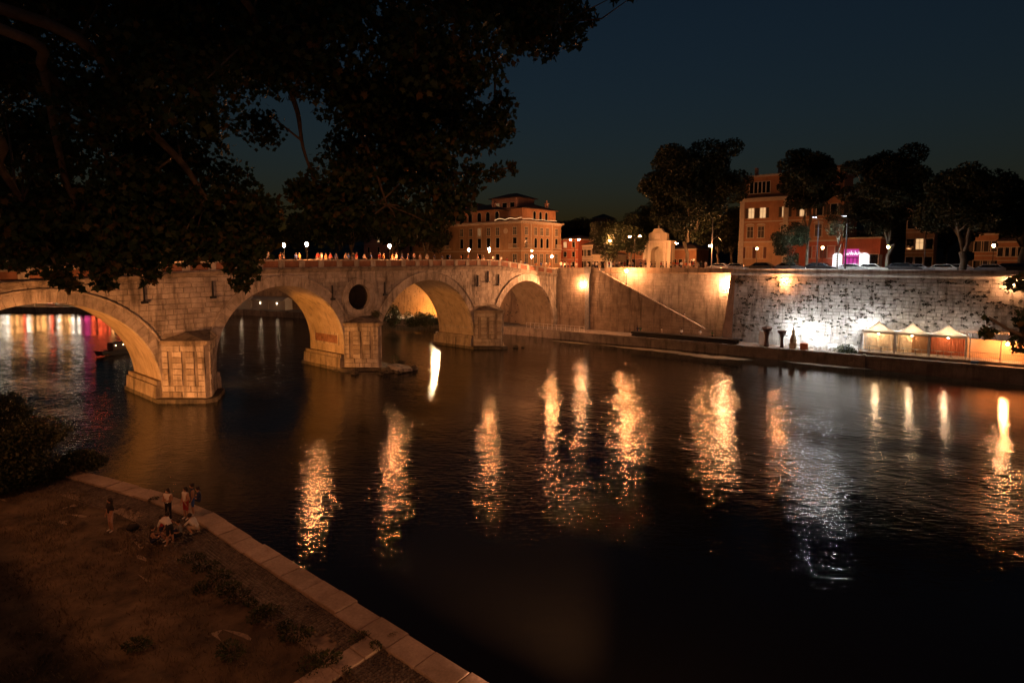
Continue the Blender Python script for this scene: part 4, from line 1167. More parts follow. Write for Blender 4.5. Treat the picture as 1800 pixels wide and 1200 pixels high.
# ---------------------------------------------------------------- parked cars behind the parapet
def car_meshes():
    body = MB()
    prof = [(-2.1, .35), (2.05, .35), (2.12, .6), (2.05, .82), (1.1, .95), (.45, 1.42), (-1.2, 1.46), (-1.95, 1.0), (-2.12, .9)]
    # body sides tuck in above the waist line
    def ring(sc_):
        return [(x, sc_ * (.86 if z <= .96 else .86 - (z - .96) * .42), z) for x, z in prof]
    L, R_ = ring(-1), ring(1); n_ = len(prof)
    body.add(L + R_, [tuple(range(n_)), tuple(range(n_, 2 * n_))[::-1]] + [(i, n_ + i, n_ + (i + 1) % n_, (i + 1) % n_) for i in range(n_)])
    glass = MB()
    def gy(z, o=.012): return .86 - (z - .96) * .42 + o
    for sg in (-1, 1):
        glass.add([(-1.65, sg * gy(1.02), 1.02), (.85, sg * gy(1.02), 1.02), (.36, sg * gy(1.36), 1.36), (-1.2, sg * gy(1.39), 1.39)], [(0, 1, 2, 3) if sg < 0 else (3, 2, 1, 0)])
    glass.add([(1.08, -.72, .985), (1.08, .72, .985), (.50, .60, 1.405), (.50, -.60, 1.405)], [(0, 1, 2, 3)])
    glass.add([(-1.93, -.72, 1.04), (-1.93, .72, 1.04), (-1.27, .6, 1.45), (-1.27, -.6, 1.45)], [(3, 2, 1, 0)])
    wheel = MB().tube([(0, -.1, 0), (0, .1, 0)], .32, 14)
    rim = MB().tube([(0, -.11, 0), (0, .11, 0)], .19, 10)
    lamp = MB().box(-.04, .04, -.18, .18, -.07, .07)
    return body.mesh('body'), glass.mesh('windows'), wheel.mesh('wheel'), rim.mesh('rim'), lamp.mesh('headlight')
CARM = car_meshes()
CARM[1].materials.append(GLASSD); CARM[2].materials.append(RUBBER); CARM[3].materials.append(STEEL); CARM[4].materials.append(WHITE)
PAINT = {}
for nm, c in (('black', (.012, .012, .013)), ('white', (.65, .65, .63)), ('silver', (.35, .35, .36)), ('dark grey', (.06, .062, .066)), ('red', (.22, .02, .018)), ('dark blue', (.015, .025, .06))):
    m_, nt_, p_ = new_mat(nm + ' car paint'); p_.inputs['Base Color'].default_value = (*c, 1); p_.inputs['Roughness'].default_value = .3; p_.inputs['Coat Weight'].default_value = .6; PAINT[nm] = m_
cars = [(1262, 'white'), (1298, 'silver'), (1335, 'black'), (1392, 'dark grey'), (1445, 'black'), (1500, 'silver'), (1535, 'white'), (1590, 'dark grey'), (1615, 'silver'), (1652, 'white'), (1680, 'silver'), (1735, 'silver'), (1770, 'black'), (1800, 'dark grey')]
for k, (px, c) in enumerate(cars):
    yy = 74.6 + wall_x(px, 75) * SLOPE * .75 + 1.6
    big = c in ('black', 'dark grey')
    root = empty('parked_car', place(W(wall_x(px, yy), yy, WSTREET + .02), THETA + math.radians(random.choice((0, 180)) + random.uniform(-3, 3)), 1.12 if big else 1.0),
                 f'{c} parked car behind the far parapet, {ordinal(k)} from the left', 'car', 'cars parked along the far parapet')
    o = link('body', CARM[0], None, root); 
    if not CARM[0].materials: CARM[0].materials.append(PAINT['white'])
    o.material_slots[0].link = 'OBJECT'; o.material_slots[0].material = PAINT[c]
    link('windows', CARM[1], None, root)
    for wx in (-1.28, 1.32):
        for wy in (-.78, .78):
            w_ = link('wheel', CARM[2], None, root, Matrix.Translation((wx, wy, .32))); link('rim', CARM[3], None, w_)
    for wy in (-.6, .6): link('headlight', CARM[4], None, root, Matrix.Translation((2.08, wy, .68)))

# ---------------------------------------------------------------- people
SKIN = m_plain('skin', (0.42, 0.24, 0.16), .55, var=.1, bmp=0)
HAIR = m_plain('dark hair', (0.02, 0.014, 0.01), .6, var=.3, bmp=0)
CLOTH = {}
for nm, c in (('white', (.68, .66, .62)), ('black', (.018, .018, .02)), ('navy', (.02, .03, .09)), ('red', (.32, .03, .025)), ('pale pink', (.55, .36, .31)), ('blue', (.03, .08, .30)), ('grey', (.22, .22, .22)), ('beige', (.45, .36, .26)), ('orange', (.5, .18, .05)), ('green', (.06, .15, .07))):
    CLOTH[nm] = m_plain(nm + ' cloth', c, .85, var=.12, scale=9)
SHOE = m_plain('white shoes', (.6, .58, .55), .6, var=.1)
def stand(**kw):
    j = dict(pelvis=(0, 0, .95), chest=(0, .01, 1.27), neck=(0, 0, 1.45), head=(0, .02, 1.57), top=(0, .01, 1.66), nose=(0, .125, 1.56))
    for s, n_ in ((-1, 'l'), (1, 'r')):
        j.update({n_ + 'sh': (s * .18, 0, 1.39), n_ + 'el': (s * .25, -.02, 1.12), n_ + 'wr': (s * .24, .08, .90), n_ + 'ha': (s * .235, .12, .81),
                  n_ + 'hip': (s * .095, 0, .90), n_ + 'kn': (s * .11, .02, .50), n_ + 'an': (s * .12, -.01, .09), n_ + 'toe': (s * .14, .16, .04)})
    j.update(kw); return j
def bent():
    return stand(chest=(0, .30, 1.15), neck=(0, .46, 1.20), head=(0, .58, 1.21), top=(0, .67, 1.23), nose=(0, .63, 1.10), lsh=(-.18, .40, 1.16), rsh=(.18, .40, 1.16), lel=(-.22, .50, .90), rel=(.22, .52, .9),
                 lwr=(-.16, .62, .68), rwr=(.16, .62, .66), lha=(-.13, .66, .59), rha=(.13, .66, .57), lan=(-.17, -.02, .09), ran=(.17, .05, .09), ltoe=(-.2, .15, .04), rtoe=(.2, .22, .04))
def crouch():
    return dict(pelvis=(0, 0, .34), chest=(0, .22, .62), neck=(0, .33, .76), head=(0, .40, .87), top=(0, .42, .96), nose=(0, .51, .85), lsh=(-.18, .28, .70), rsh=(.18, .28, .70), lel=(-.26, .46, .52), rel=(.24, .48, .50),
                lwr=(-.14, .64, .42), rwr=(.12, .66, .40), lha=(-.1, .71, .37), rha=(.08, .73, .35), lhip=(-.1, .02, .32), rhip=(.1, .02, .32), lkn=(-.17, .42, .44), rkn=(.17, .40, .30), lan=(-.15, .14, .09), ran=(.15, -.02, .10), ltoe=(-.17, .3, .04), rtoe=(.17, .13, .04))
def sit(z=0.0, lean=0.0):
    j = dict(pelvis=(0, 0, .14), chest=(0, .06 + lean, .46), neck=(0, .08 + lean, .63), head=(0, .11 + lean, .75), top=(0, .1 + lean, .84), nose=(0, .215 + lean, .74), lsh=(-.18, .06 + lean, .57), rsh=(.18, .06 + lean, .57), lel=(-.26, .12 + lean, .33), rel=(.25, .16 + lean, .34),
             lwr=(-.14, .33, .32), rwr=(.12, .34, .34), lha=(-.08, .40, .32), rha=(.06, .41, .34), lhip=(-.1, .03, .12), rhip=(.1, .03, .12), lkn=(-.16, .42, .36), rkn=(.17, .40, .34), lan=(-.13, .66, .08), ran=(.14, .63, .08), ltoe=(-.15, .82, .05), rtoe=(.15, .79, .05))
    return j
BONES = [('pelvis', 'chest', 'top'), ('chest', 'neck', 'top'), ('neck', 'head', 'skin'), ('head', 'top', 'skin'), ('head', 'nose', 'skin')]
for s in 'lr':
    BONES += [('chest', s + 'sh', 'top'), (s + 'sh', s + 'el', 'sleeve'), (s + 'el', s + 'wr', 'arm'), (s + 'wr', s + 'ha', 'skin'), ('pelvis', s + 'hip', 'leg'), (s + 'hip', s + 'kn', 'leg'), (s + 'kn', s + 'an', 'shin'), (s + 'an', s + 'toe', 'shoe')]
RAD = dict(pelvis=.135, chest=.145, neck=.056, head=.098, top=.07, nose=.018, sh=.068, el=.046, wr=.033, ha=.034, hip=.092, kn=.062, an=.042, toe=.036)
ZONES = ['top', 'sleeve', 'arm', 'leg', 'shin', 'shoe', 'skin']
def body_mesh(j, name='body'):
    names = list(j); idx = {n_: i for i, n_ in enumerate(names)}
    me = bpy.data.meshes.new('skeleton'); me.from_pydata([j[n_] for n_ in names], [(idx[a], idx[b_]) for a, b_, z in BONES], []); me.update()
    o = bpy.data.objects.new('skeleton', me); col.objects.link(o)
    sk = o.modifiers.new('skin', 'SKIN'); sk.use_smooth_shade = True
    for n_, i in idx.items():
        r = RAD.get(n_, RAD.get(n_[1:], .05)); sv = me.skin_vertices[0].data[i]
        sv.radius = (r * (1.25 if n_ in ('chest', 'pelvis') else 1), r * (.85 if n_ in ('chest', 'pelvis') else 1)); sv.use_root = n_ == 'pelvis'
    o.modifiers.new('sub', 'SUBSURF').levels = 1; o.modifiers['sub'].render_levels = 1
    dg = bpy.context.evaluated_depsgraph_get()
    out = bpy.data.meshes.new_from_object(o.evaluated_get(dg)); out.name = name
    bpy.data.objects.remove(o, do_unlink=True)
    segs = [(np.array(j[a]), np.array(j[b_]), ZONES.index(z)) for a, b_, z in BONES]
    for p in out.polygons:
        c = np.array(p.center); best = (9, 0)
        for a, b_, zi in segs:
            d = b_ - a; t = max(0, min(1, (c - a) @ d / (d @ d))); dist = np.linalg.norm(c - a - d * t)
            if dist < best[0]: best = (dist, zi)
        p.material_index = best[1]; p.use_smooth = True
    for k in range(len(ZONES)): out.materials.append(SKIN)
    return out
def hair_mesh(j, long=False):
    h, t = Vector(j['head']), Vector(j['top']); n_ = Vector(j['nose']); back = (h - n_).normalized(); up = (t - h).normalized()
    m = MB().ball(h + up * .035 + back * .028, .108, 12, 8, (1, 1, 1))
    if long: m.tube([h + back * .06 + up * .02, h + back * .10 - up * .12, h + back * .11 - up * .28], [.09, .085, .04], 8)
    return m.mesh('hair', True)
def hand_mesh(j):
    m = MB()
    for s, sg in (('l', -1), ('r', 1)):
        w, h = Vector(j[s + 'wr']), Vector(j[s + 'ha']); d = (h - w).normalized(); sd = d.cross(Vector((0, 0, 1)))
        sd = sd.normalized() if sd.length > .2 else Vector((0, 1, 0)); bend = d.cross(sd).normalized()
        for k, L in enumerate((.062, .072, .068, .052)):
            b_ = h + sd * ((k - 1.5) * .018) + d * .02
            m.tube([b_, b_ + d * L * .55, b_ + d * L * .9 + bend * .018], [.0095, .009, .007], 5)
        b_ = w.lerp(h, .6) + sd * .03 * sg; m.tube([b_, b_ + d * .04 + sd * .03 * sg, b_ + d * .07 + sd * .03 * sg], [.011, .010, .008], 5)
    return m.mesh('fingers', True)
def make_person(j, M_, label, top='white', leg='black', sleeve=True, shin='skin', shoe=SHOE, arm='skin', long=False, group=None, extras=True, cache=None):
    root = empty('person', M_, label, 'person', group)
    key = id(j) if cache is None else cache
    if key not in PMESH: PMESH[key] = (body_mesh(j), hair_mesh(j, long), hand_mesh(j))
    b_, h_, f_ = PMESH[key]
    o = link('body', b_, None, root)
    cl = {'top': CLOTH[top], 'sleeve': CLOTH[top] if sleeve else SKIN, 'arm': SKIN if arm == 'skin' else CLOTH[arm], 'leg': CLOTH[leg], 'shin': SKIN if shin == 'skin' else CLOTH[shin], 'shoe': shoe, 'skin': SKIN}
    for k, z in enumerate(ZONES): o.material_slots[k].link = 'OBJECT'; o.material_slots[k].material = cl[z]
    link('hair', h_, HAIR, root)
    if extras: link('hands', f_, SKIN, root)
    return root
PMESH = {}
# ---------------------------------------------------------------- near bank
K0, K1 = on_level(357, 892, 1.8), on_level(840, 1195, 1.8)
ku = (K1 - K0).normalized(); kn = Vector((-ku.y, ku.x, 0))
NB = Matrix(((ku.x, kn.x, 0, K0.x), (ku.y, kn.y, 0, K0.y), (0, 0, 1, 0), (0, 0, 0, 1)))       # x along the kerb, y towards the river
NBI = NB.inverted()
NZ = 1.8
NS = 13.25
eA, eB = NBI @ on_level(136, 827, 1.8), NBI @ on_level(300, 873, 1.8)
_sl = (eB.y - eA.y) / (eB.x - eA.x)
def ke(x):
    """river edge of the quay: straight to the right, bending away on the left"""
    return np.interp(x, [eA.x - 80, eA.x, eB.x, 1.0, 200], [eA.y - _sl * 80, eA.y, eB.y, 0.0, 0.0])
m = MB(); r_ = np.random.default_rng(3); nx, ny = 130, 28
for i in range(nx + 1):
    for j in range(ny + 1):
        x = -70 + 130 * i / nx; y = -11.6 + (float(ke(x)) - 2.6 + 11.6) * j / ny
        m.v.append((x, y, NZ - .03 + (0.05 * r_.normal() + .07 * math.sin(x * .7 + y) ) * (1 if 0 < j < ny else 0) * .6))
for i in range(nx):
    for j in range(ny):
        a = i * (ny + 1) + j; m.f.append((a, a + ny + 1, a + ny + 2, a + 1))
near = m.build('near_quay_ground', SOIL, None, NB, smooth=True); near['kind'] = 'structure'
m = MB(); xs_ = [-70, eA.x, eB.x, 1.0, 60]
for xa, xb in zip(xs_[:-1], xs_[1:]):
    ya, yb = float(ke(xa)), float(ke(xb))
    m.add([(xa, ya - 4.5, NZ - .09), (xb, yb - 4.5, NZ - .09), (xb, yb - .12, NZ - .09), (xa, ya - .12, NZ - .09), (xa, ya - .12, -1.5), (xb, yb - .12, -1.5)], [(0, 1, 2, 3), (4, 5, 2, 3)])
bed = m.build('near_quay_edge', JOINT, None, NB); bed['kind'] = 'structure'
kerb = empty('quay_kerb', NB, 'long pale travertine kerb edging the near quay above the river', 'kerb')
KM = [MB().box(0, 1, -.92 + d, .06 + e, -.45, .09, .02).mesh('kerb_stone') for d, e in ((0, 0), (.02, .02), (-.01, -.02))]
for k_ in KM: k_.materials.append(KERB)
x = eA.x - 6
while x < 26:
    L = random.uniform(1.1, 1.9); ya, yb = float(ke(x)), float(ke(x + L)); kang = math.atan2(yb - ya, L)
    link('kerb_stone', random.choice(KM), None, kerb, Matrix.Translation((x, ya + random.uniform(-.045, .03), NZ + random.uniform(-.03, .02))) @ Matrix.Rotation(kang, 4, 'Z') @ Matrix.Diagonal((L - .025, 1, 1, 1)))
    x += L
# cross band of travertine slabs between two fields of cobbles
cb = NBI @ on_level(650, 1135, NZ)
band = empty('paving_band', NB, 'narrow pale stone band crossing the cobbles from the kerb', 'paving')
y_ = -.95
while y_ > -4.3:
    L = random.uniform(.6, .95)
    MB().box(cb.x - .42 + random.uniform(-.03, .03), cb.x + .42 + random.uniform(-.03, .03), y_ - L + .02, y_, NZ - .2, NZ + .05 + random.uniform(-.01, .02), .02).build('band_stone', KERB, band); y_ -= L
# sampietrini cobbles: one joined field
r_ = np.random.default_rng(8); V = []; F_ = []; base = np.array([[-.5, -.5, 0], [.5, -.5, 0], [.5, .5, 0], [-.5, .5, 0], [-.36, -.36, .05], [.36, -.36, .05], [.36, .36, .05], [-.36, .36, .05]])
fq = np.array([[4, 5, 6, 7], [0, 1, 5, 4], [1, 2, 6, 5], [2, 3, 7, 6], [3, 0, 4, 7]])
cx_, cy_ = np.meshgrid(np.arange(-14, 24, .135), np.arange(-3.7, -.98, .135)); cx_ = cx_.ravel(); cy_ = cy_.ravel()
arc = .18 * np.abs(np.sin(cx_ * 1.6))
inner = -2.9 - .7 * np.sin(cx_ * .35) - .5 * np.sin(cx_ * 1.1 + 1)
keep = (np.abs(cx_ - cb.x) > .5) & (cy_ > inner + r_.normal(size=len(cx_)) * .15) & (r_.random(len(cx_)) > .01)
cx_, cy_, arc = cx_[keep], cy_[keep], arc[keep]
n_ = len(cx_); sz = .125 * r_.uniform(.86, 1.0, (n_, 1, 1)); ang = r_.normal(size=n_) * .12
ca, sa = np.cos(ang), np.sin(ang)
vb = base[None] * np.concatenate([np.repeat(sz, 2, 2), np.ones((n_, 1, 1))], 2)
vx = vb[..., 0] * ca[:, None] - vb[..., 1] * sa[:, None] + cx_[:, None]; vy = vb[..., 0] * sa[:, None] + vb[..., 1] * ca[:, None] + cy_[:, None] 
vy = vy + ke(cx_)[:, None]
vz = vb[..., 2] + NZ - .055 + r_.normal(size=(n_, 1)) * .007
me = fast_mesh('cobbles', np.stack([vx, vy, vz], -1).reshape(-1, 3), (fq[None] + np.arange(n_)[:, None, None] * 8).reshape(-1), 4)
o = link('cobbles', me, COBBLE, None, NB); tag(o, 'field of small dark cobblestones along the near kerb', 'cobbles', kind='stuff')
# dry grass
r_ = np.random.default_rng(12); n_ = 42000
gx = r_.uniform(-24, 24, n_); gy = -2.3 - 8.7 * r_.random(n_) + ke(gx) * .6
dens = np.sin(gx * .9 + np.sin(gy * 1.3) * 1.5) + np.sin(gy * 1.7 + gx * .35); k_ = dens + r_.normal(size=n_) * .8 > -.4
gx, gy = gx[k_], gy[k_]; n_ = len(gx)
hgt = r_.uniform(.05, .16, n_); a = r_.uniform(0, 6.28, n_); lean = r_.normal(size=(n_, 2)) * .07; wd = .016
v = np.zeros((n_, 3, 3)); v[:, 0] = np.stack([gx - wd * np.cos(a), gy - wd * np.sin(a), np.full(n_, NZ - .04)], 1); v[:, 1] = np.stack([gx + wd * np.cos(a), gy + wd * np.sin(a), np.full(n_, NZ - .04)], 1)
v[:, 2] = np.stack([gx + lean[:, 0], gy + lean[:, 1], NZ + hgt], 1)
o = link('grass', fast_mesh('grass', v.reshape(-1, 3), np.arange(n_ * 3), 3), GRASSM, None, NB); tag(o, 'patchy dry grass covering the near quay', 'grass', kind='stuff')
# dark weed tufts
def tuft_mesh(seed, rad, n_=260, h=.35):
    r = np.random.default_rng(seed); p = sphere_pts(r, n_, (0, 0, h * .45), (rad, rad * .7, h * .55)); p[:, 2] = np.abs(p[:, 2])
    v, f = leaf_cloud(p, .11, seed); return fast_mesh('leaves', v, f, 4)
TM = [tuft_mesh(40 + k, .5 + .12 * k) for k in range(3)]
for k_ in TM: k_.materials.append(SHRUB)
tufts = [(338, 985), (362, 1000), (385, 1020), (400, 1040), (418, 1052), (352, 1038), (440, 1062), (455, 1085), (470, 1078), (520, 1120), (545, 1172), (632, 1122), (660, 1138), (690, 1118), (500, 1105), (575, 1165), (610, 1180), (270, 880), (240, 1140), (405, 1150)]
for k, (px, py_) in enumerate(sorted(tufts)):
    p = on_level(px, py_, NZ)
    root = empty('weed_tuft', place(p, k * 1.7, random.uniform(.6, 1.1) * (.55 if py_ > 1100 and px > 600 else 1)), f'low dark weed tuft on the near quay, {ordinal(k)} from the left', 'weed', 'weed tufts on the near quay')
    link('leaves', TM[k % 3], None, root)
# embankment wall under the camera, with its street
nw = empty('near_embankment_wall', NB, 'dark embankment wall rising at the lower left corner', 'wall')
m = MB(); m.add([(-90, -11.0, 1.2), (90, -11.0, 1.2), (90, -12.8, NS), (-90, -12.8, NS)], [(0, 1, 2, 3)]); m.build('wall_face', WALLRED, nw)
MB().box(-90, 90, -13.25, -12.78, NS, NS + .95, .03).build('parapet', WALLRED, nw)
m = MB().add([(-140, -120, NS - .02), (140, -120, NS - .02), (140, -13.0, NS - .02), (-140, -13.0, NS - .02)], [(0, 1, 2, 3)])
tag(m.build('near_street', TARMAC, None, NB), kind='structure')
# the near abutment of the bridge
MB().box(-BW - .4, .1, -45, -22.5, 0, 12.2).build('near_abutment', STONE_D, bridge)

# street lamps on the near embankment, out of the picture to the left and right
L_NEAR = m_emit('near street lamp glow', SODIUM, 60.0)
for a, nm in ((-1.0, 'beside the overhanging tree'), (36, 'to the right of the viewpoint')):
    root = empty('street_lamp', NB @ Matrix.Translation((a, -16.6, NS + .8)), 'tall sodium street lamp on the near embankment, ' + nm, 'street lamp')
    MB().lathe([(.16, -.8), (.12, 1.2), (.07, 6.4)], 8).tube([(0, 0, 6.3), (0, .5, 6.75), (0, 1.1, 6.8)], .04, 6).build('post', IRON, root)
    MB().lathe([(.34, 6.62), (.30, 6.72), (.12, 6.82)], 12, (0, 1.1, 0)).build('lamp_hood', IRON, root)
    MB().lathe([(.05, 6.54), (.22, 6.58), (.28, 6.62)], 12, (0, 1.1, 0)).build('lamp_glass', L_NEAR, root)
    q = NB @ Vector((a, -15.5, NS + 7.3)); spot('beam', root, q, NB @ Vector((a + (5 if a < 20 else -6), -6, NZ)), 2100, SODIUM, 122, .4, .3)
# added floodlight, out of view below the viewpoint, that washes the middle of the bridge
floodlight(NB @ Vector((27.5, -1.6, NZ + .75)), W(0, 27, 10.5), 16500, (1.0, .41, .22), 'added unseen floodlight on the near quay brightening the bridge middle', 56, stand=.6)

# people on the near quay
def face(p, q): return math.atan2(q[1] - p[1], q[0] - p[0]) - math.pi / 2
def on_q(px, py_): return on_level(px, py_, NZ + .03)
pA = on_q(196, 934); make_person(stand(), place(pA, 2.6), 'standing person in black top and pale shorts, apart from the group', 'black', 'pale pink', long=True)
pB = on_q(300, 958); make_person(bent(), place(pB, face(pB, on_q(262, 945))), 'person in white shirt and dark shorts bending forward', 'white', 'black')
pC = on_q(297, 915); make_person(stand(lwr=(-.1, .26, 1.12), lha=(-.03, .3, 1.17), rwr=(.1, .26, 1.14), rha=(.03, .3, 1.18)), place(pC, 3.0), 'standing person in white top and dark trousers looking at hands', 'white', 'black', sleeve=False, shin='black', long=True)
pD = on_q(347, 938); make_person(crouch(), place(pD, face(pD, on_q(315, 935))), 'person in white shirt crouching beside the kerb', 'white', 'beige')
pE = on_q(266, 955); make_person(sit(), place(pE, -1.0), 'person in dark clothes sitting on the grass at the group edge', 'black', 'navy', sleeve=False)
pF = on_q(281, 940); make_person(crouch(), place(pF, -.6), 'person in red top crouching behind the bending one', 'red', 'navy')
pG = on_q(328, 912); make_person(stand(lel=(-.3, .05, 1.14), lwr=(-.16, .2, 1.02)), place(pG, 2.7), 'standing person in white top and red skirt by the kerb', 'white', 'red', sleeve=False, long=True)
pH = on_q(340, 905); make_person(stand(), place(pH, 2.2), 'standing person in navy top and blue shorts by the kerb', 'navy', 'blue', sleeve=False)
pI = on_q(318, 942); make_person(sit(), place(pI, 2.4), 'person in grey top sitting in the middle of the group', 'grey', 'black')
pJ = on_level(352, 882, NZ + .1); make_person(sit(), place(pJ, 2.0), 'person in pale cap sitting on the kerb edge', 'navy', 'navy')
MB().ball((0, 0, 0), .12, 10, 6, (1, 1, .7)).build('cap_crown', CLOTH['white'], None, place(pJ + Vector((-.05, .08, .86)), 2.0)) if False else None
bg_ = empty('bag', place(on_q(234, 932), .6), 'small dark bag lying on the grass right of the lone person', 'bag')
MB().ball((0, 0, .16), .26, 10, 6, (1.1, .7, .65)).build('bag_body', CLOTH['black'], bg_); MB().tube([(-.2, 0, .25), (-.1, 0, .42), (.1, 0, .42), (.2, 0, .25)], .015, 5).build('strap', CLOTH['black'], bg_)
bg_ = empty('backpack', place(on_q(308, 945), 1.2), 'dark backpack on the ground amid the sitting group', 'bag')
MB().box(-.17, .17, -.1, .1, 0, .42, .05).build('bag_body', CLOTH['navy'], bg_); MB().box(-.12, .12, .1, .16, .06, .24, .02).build('pocket', CLOTH['black'], bg_)

# shrub at the water edge, lower left
def shrub(name, label, base, rx, ry, h, n_, seed, leaf=.16, mat=SHRUB, cat='shrub', group=None):
    r = np.random.default_rng(seed); root = empty(name, place(base, seed), label, cat, group)
    pts = []; T = MB()
    for k in range(16):
        d = r.normal(size=3); d /= np.linalg.norm(d); c = np.array([d[0] * rx * .62, d[1] * ry * .62, h * .5 + d[2] * h * .34])
        pts.append(sphere_pts(r, n_ // 16, c, (rx * .42, ry * .42, h * .26), .3)); T.tube([(0, 0, -.1), (c[0] * .4, c[1] * .4, h * .25), tuple(c)], [.05, .035, .012], 5)
    p = np.concatenate(pts); p[:, 2] = np.maximum(p[:, 2], .03)
    v, f = leaf_cloud(p, leaf, seed); link('foliage', fast_mesh('foliage', v, f, 4), mat, root); T.build('stems', BARK, root)
    return root
shrub('bush', 'large dark bush at the water edge on the lower left', on_level(62, 846, NZ), 4.3, 3.0, 3.5, 16000, 51, .2)
shrub('bush', 'smaller dark bush at the tip of the near quay', on_level(138, 836, NZ - .3), 1.7, 1.6, 1.5, 4200, 52, .17)
shrub('bush', 'bush overhanging the left edge of the picture', on_level(-30, 800, NZ), 3.2, 3.0, 4.2, 7000, 53, .2)
# shrubs on the upstream quay and rocks by the piers
for px, py_, rx, h, nm in ((690, 574, 2.6, 4.6, 'tall one at the left side of the third arch'), (728, 575, 2.8, 3.6, 'in the middle of the third arch'), (752, 575, 2.4, 3.2, 'right of the middle in the third arch'), (775, 574, 1.7, 2.0, 'low one against the third pier')):
    shrub('bank_shrub', 'leafy grey green bank shrub, ' + nm, on_level(px, py_, .6), rx, rx * .8, h, 2600, 60 + px, .3, SHRUB, 'shrub', 'shrubs on the upstream bank')
shrub('quay_shrub', 'bright leafy shrub hanging over the far quay before the tents', WMAT @ Vector((2.9, 51.2, .3)), 2.0, 1.2, 2.4, 2400, 71, .2)
shrub('pier_weeds', 'tuft of weeds growing on the middle cutwater cap', W(.9, 23.8, 6.7), .9, .8, 1.3, 500, 72, .16)
shrub('pier_weeds', 'dark weeds on the rubble in front of the middle pier', W(4.6, 24.0, .8), .7, .6, 1.4, 400, 73, .14)
def rock(label, base, s, seed, flat=.6):
    r = np.random.default_rng(seed); m = MB().ball((0, 0, 0), 1, 9, 6, (1, .75, flat))
    m.v = [tuple(np.array(q) * s * (1 + .22 * r.normal())) for q in m.v]
    return tag(m.build('rock', MOSSY, None, place(base, seed)), label, 'rock', 'rubble round the middle pier')
sl = empty('broken_slab', place(W(6.4, 23.6, .35), THETA + .3), 'broken pale concrete slab tilted on rubble before the middle pier', 'slab')
MB().prism([(-1.6, -1.0), (.9, -1.3), (1.7, .2), (.6, 1.2), (-1.5, .9)], 0, .38, [(-1.5, -.9), (.8, -1.2), (1.6, .2), (.5, 1.1), (-1.4, .8)]).build('slab_top', STONE_D, sl, Matrix.Rotation(.13, 4, 'Y'))
for k, (x, y, s_, nm) in enumerate(((5.2, 22.2, .9, 'left of the broken slab'), (6.8, 25.3, .8, 'right of the broken slab'), (3.0, 18.6, .8, 'left of the middle pier'), (5.3, 24.8, .6, 'behind the broken slab'), (2.2, 27.0, .7, 'right of the middle pier'), (5.9, 20.6, .5, 'small one left of the slab'), (7.2, 22.6, .45, 'outermost before the slab'), (4.9, 50.0, .55, 'small one by the third pier tip'), (5.4, 51.2, .4, 'smallest one by the third pier tip'))):
    rock('dark wet rock, ' + nm, W(x, y, .1), s_, k + 3)
m = MB().prism([(-1.2, 17.6), (3.6, 18.6), (6.2, 21.4), (7.3, 24.5), (5.2, 26.6), (-1.2, 26.4)], -1.2, .10, [(-1.2, 17.9), (3.3, 18.9), (5.8, 21.6), (6.8, 24.4), (5.0, 26.2), (-1.2, 26.1)])
tag(m.build('rubble_apron', MOSSY, None, FRAME), 'low dark apron of rubble round the middle pier', 'rubble')
# mud and weed flats off the far quay
for k, (x, y, rx, ry, nm) in enumerate(((24, 62.4, 7.5, 1.3, 'long one before the dark staging'), (34, 62.0, 6.0, 1.5, 'middle one before the chairs'), (49, 65.3, 5.0, .9, 'right one under the shrub'), (9, 61.0, 4.0, .8, 'small one near the last arch'))):
    r = np.random.default_rng(80 + k); pl = [(rx * math.cos(t) * (1 + .25 * r.normal()), ry * math.sin(t) * (1 + .25 * r.normal())) for t in np.linspace(0, 2 * math.pi, 26)[:-1]]
    m = MB().prism(pl, -.3, .06, [(a * .93, b_ * .9) for a, b_ in pl])
    tag(m.build('mud_flat', m_plain('river mud %d' % k, (.10, .085, .05), .7, var=.5, scale=1.5, bmp=.6), None, FRAME @ Matrix.Translation((x, y, 0)) @ Matrix.Rotation(.09, 4, 'Z')), 'flat weedy mud bank at the far shore, ' + nm, 'mud bank', 'mud banks along the far shore')

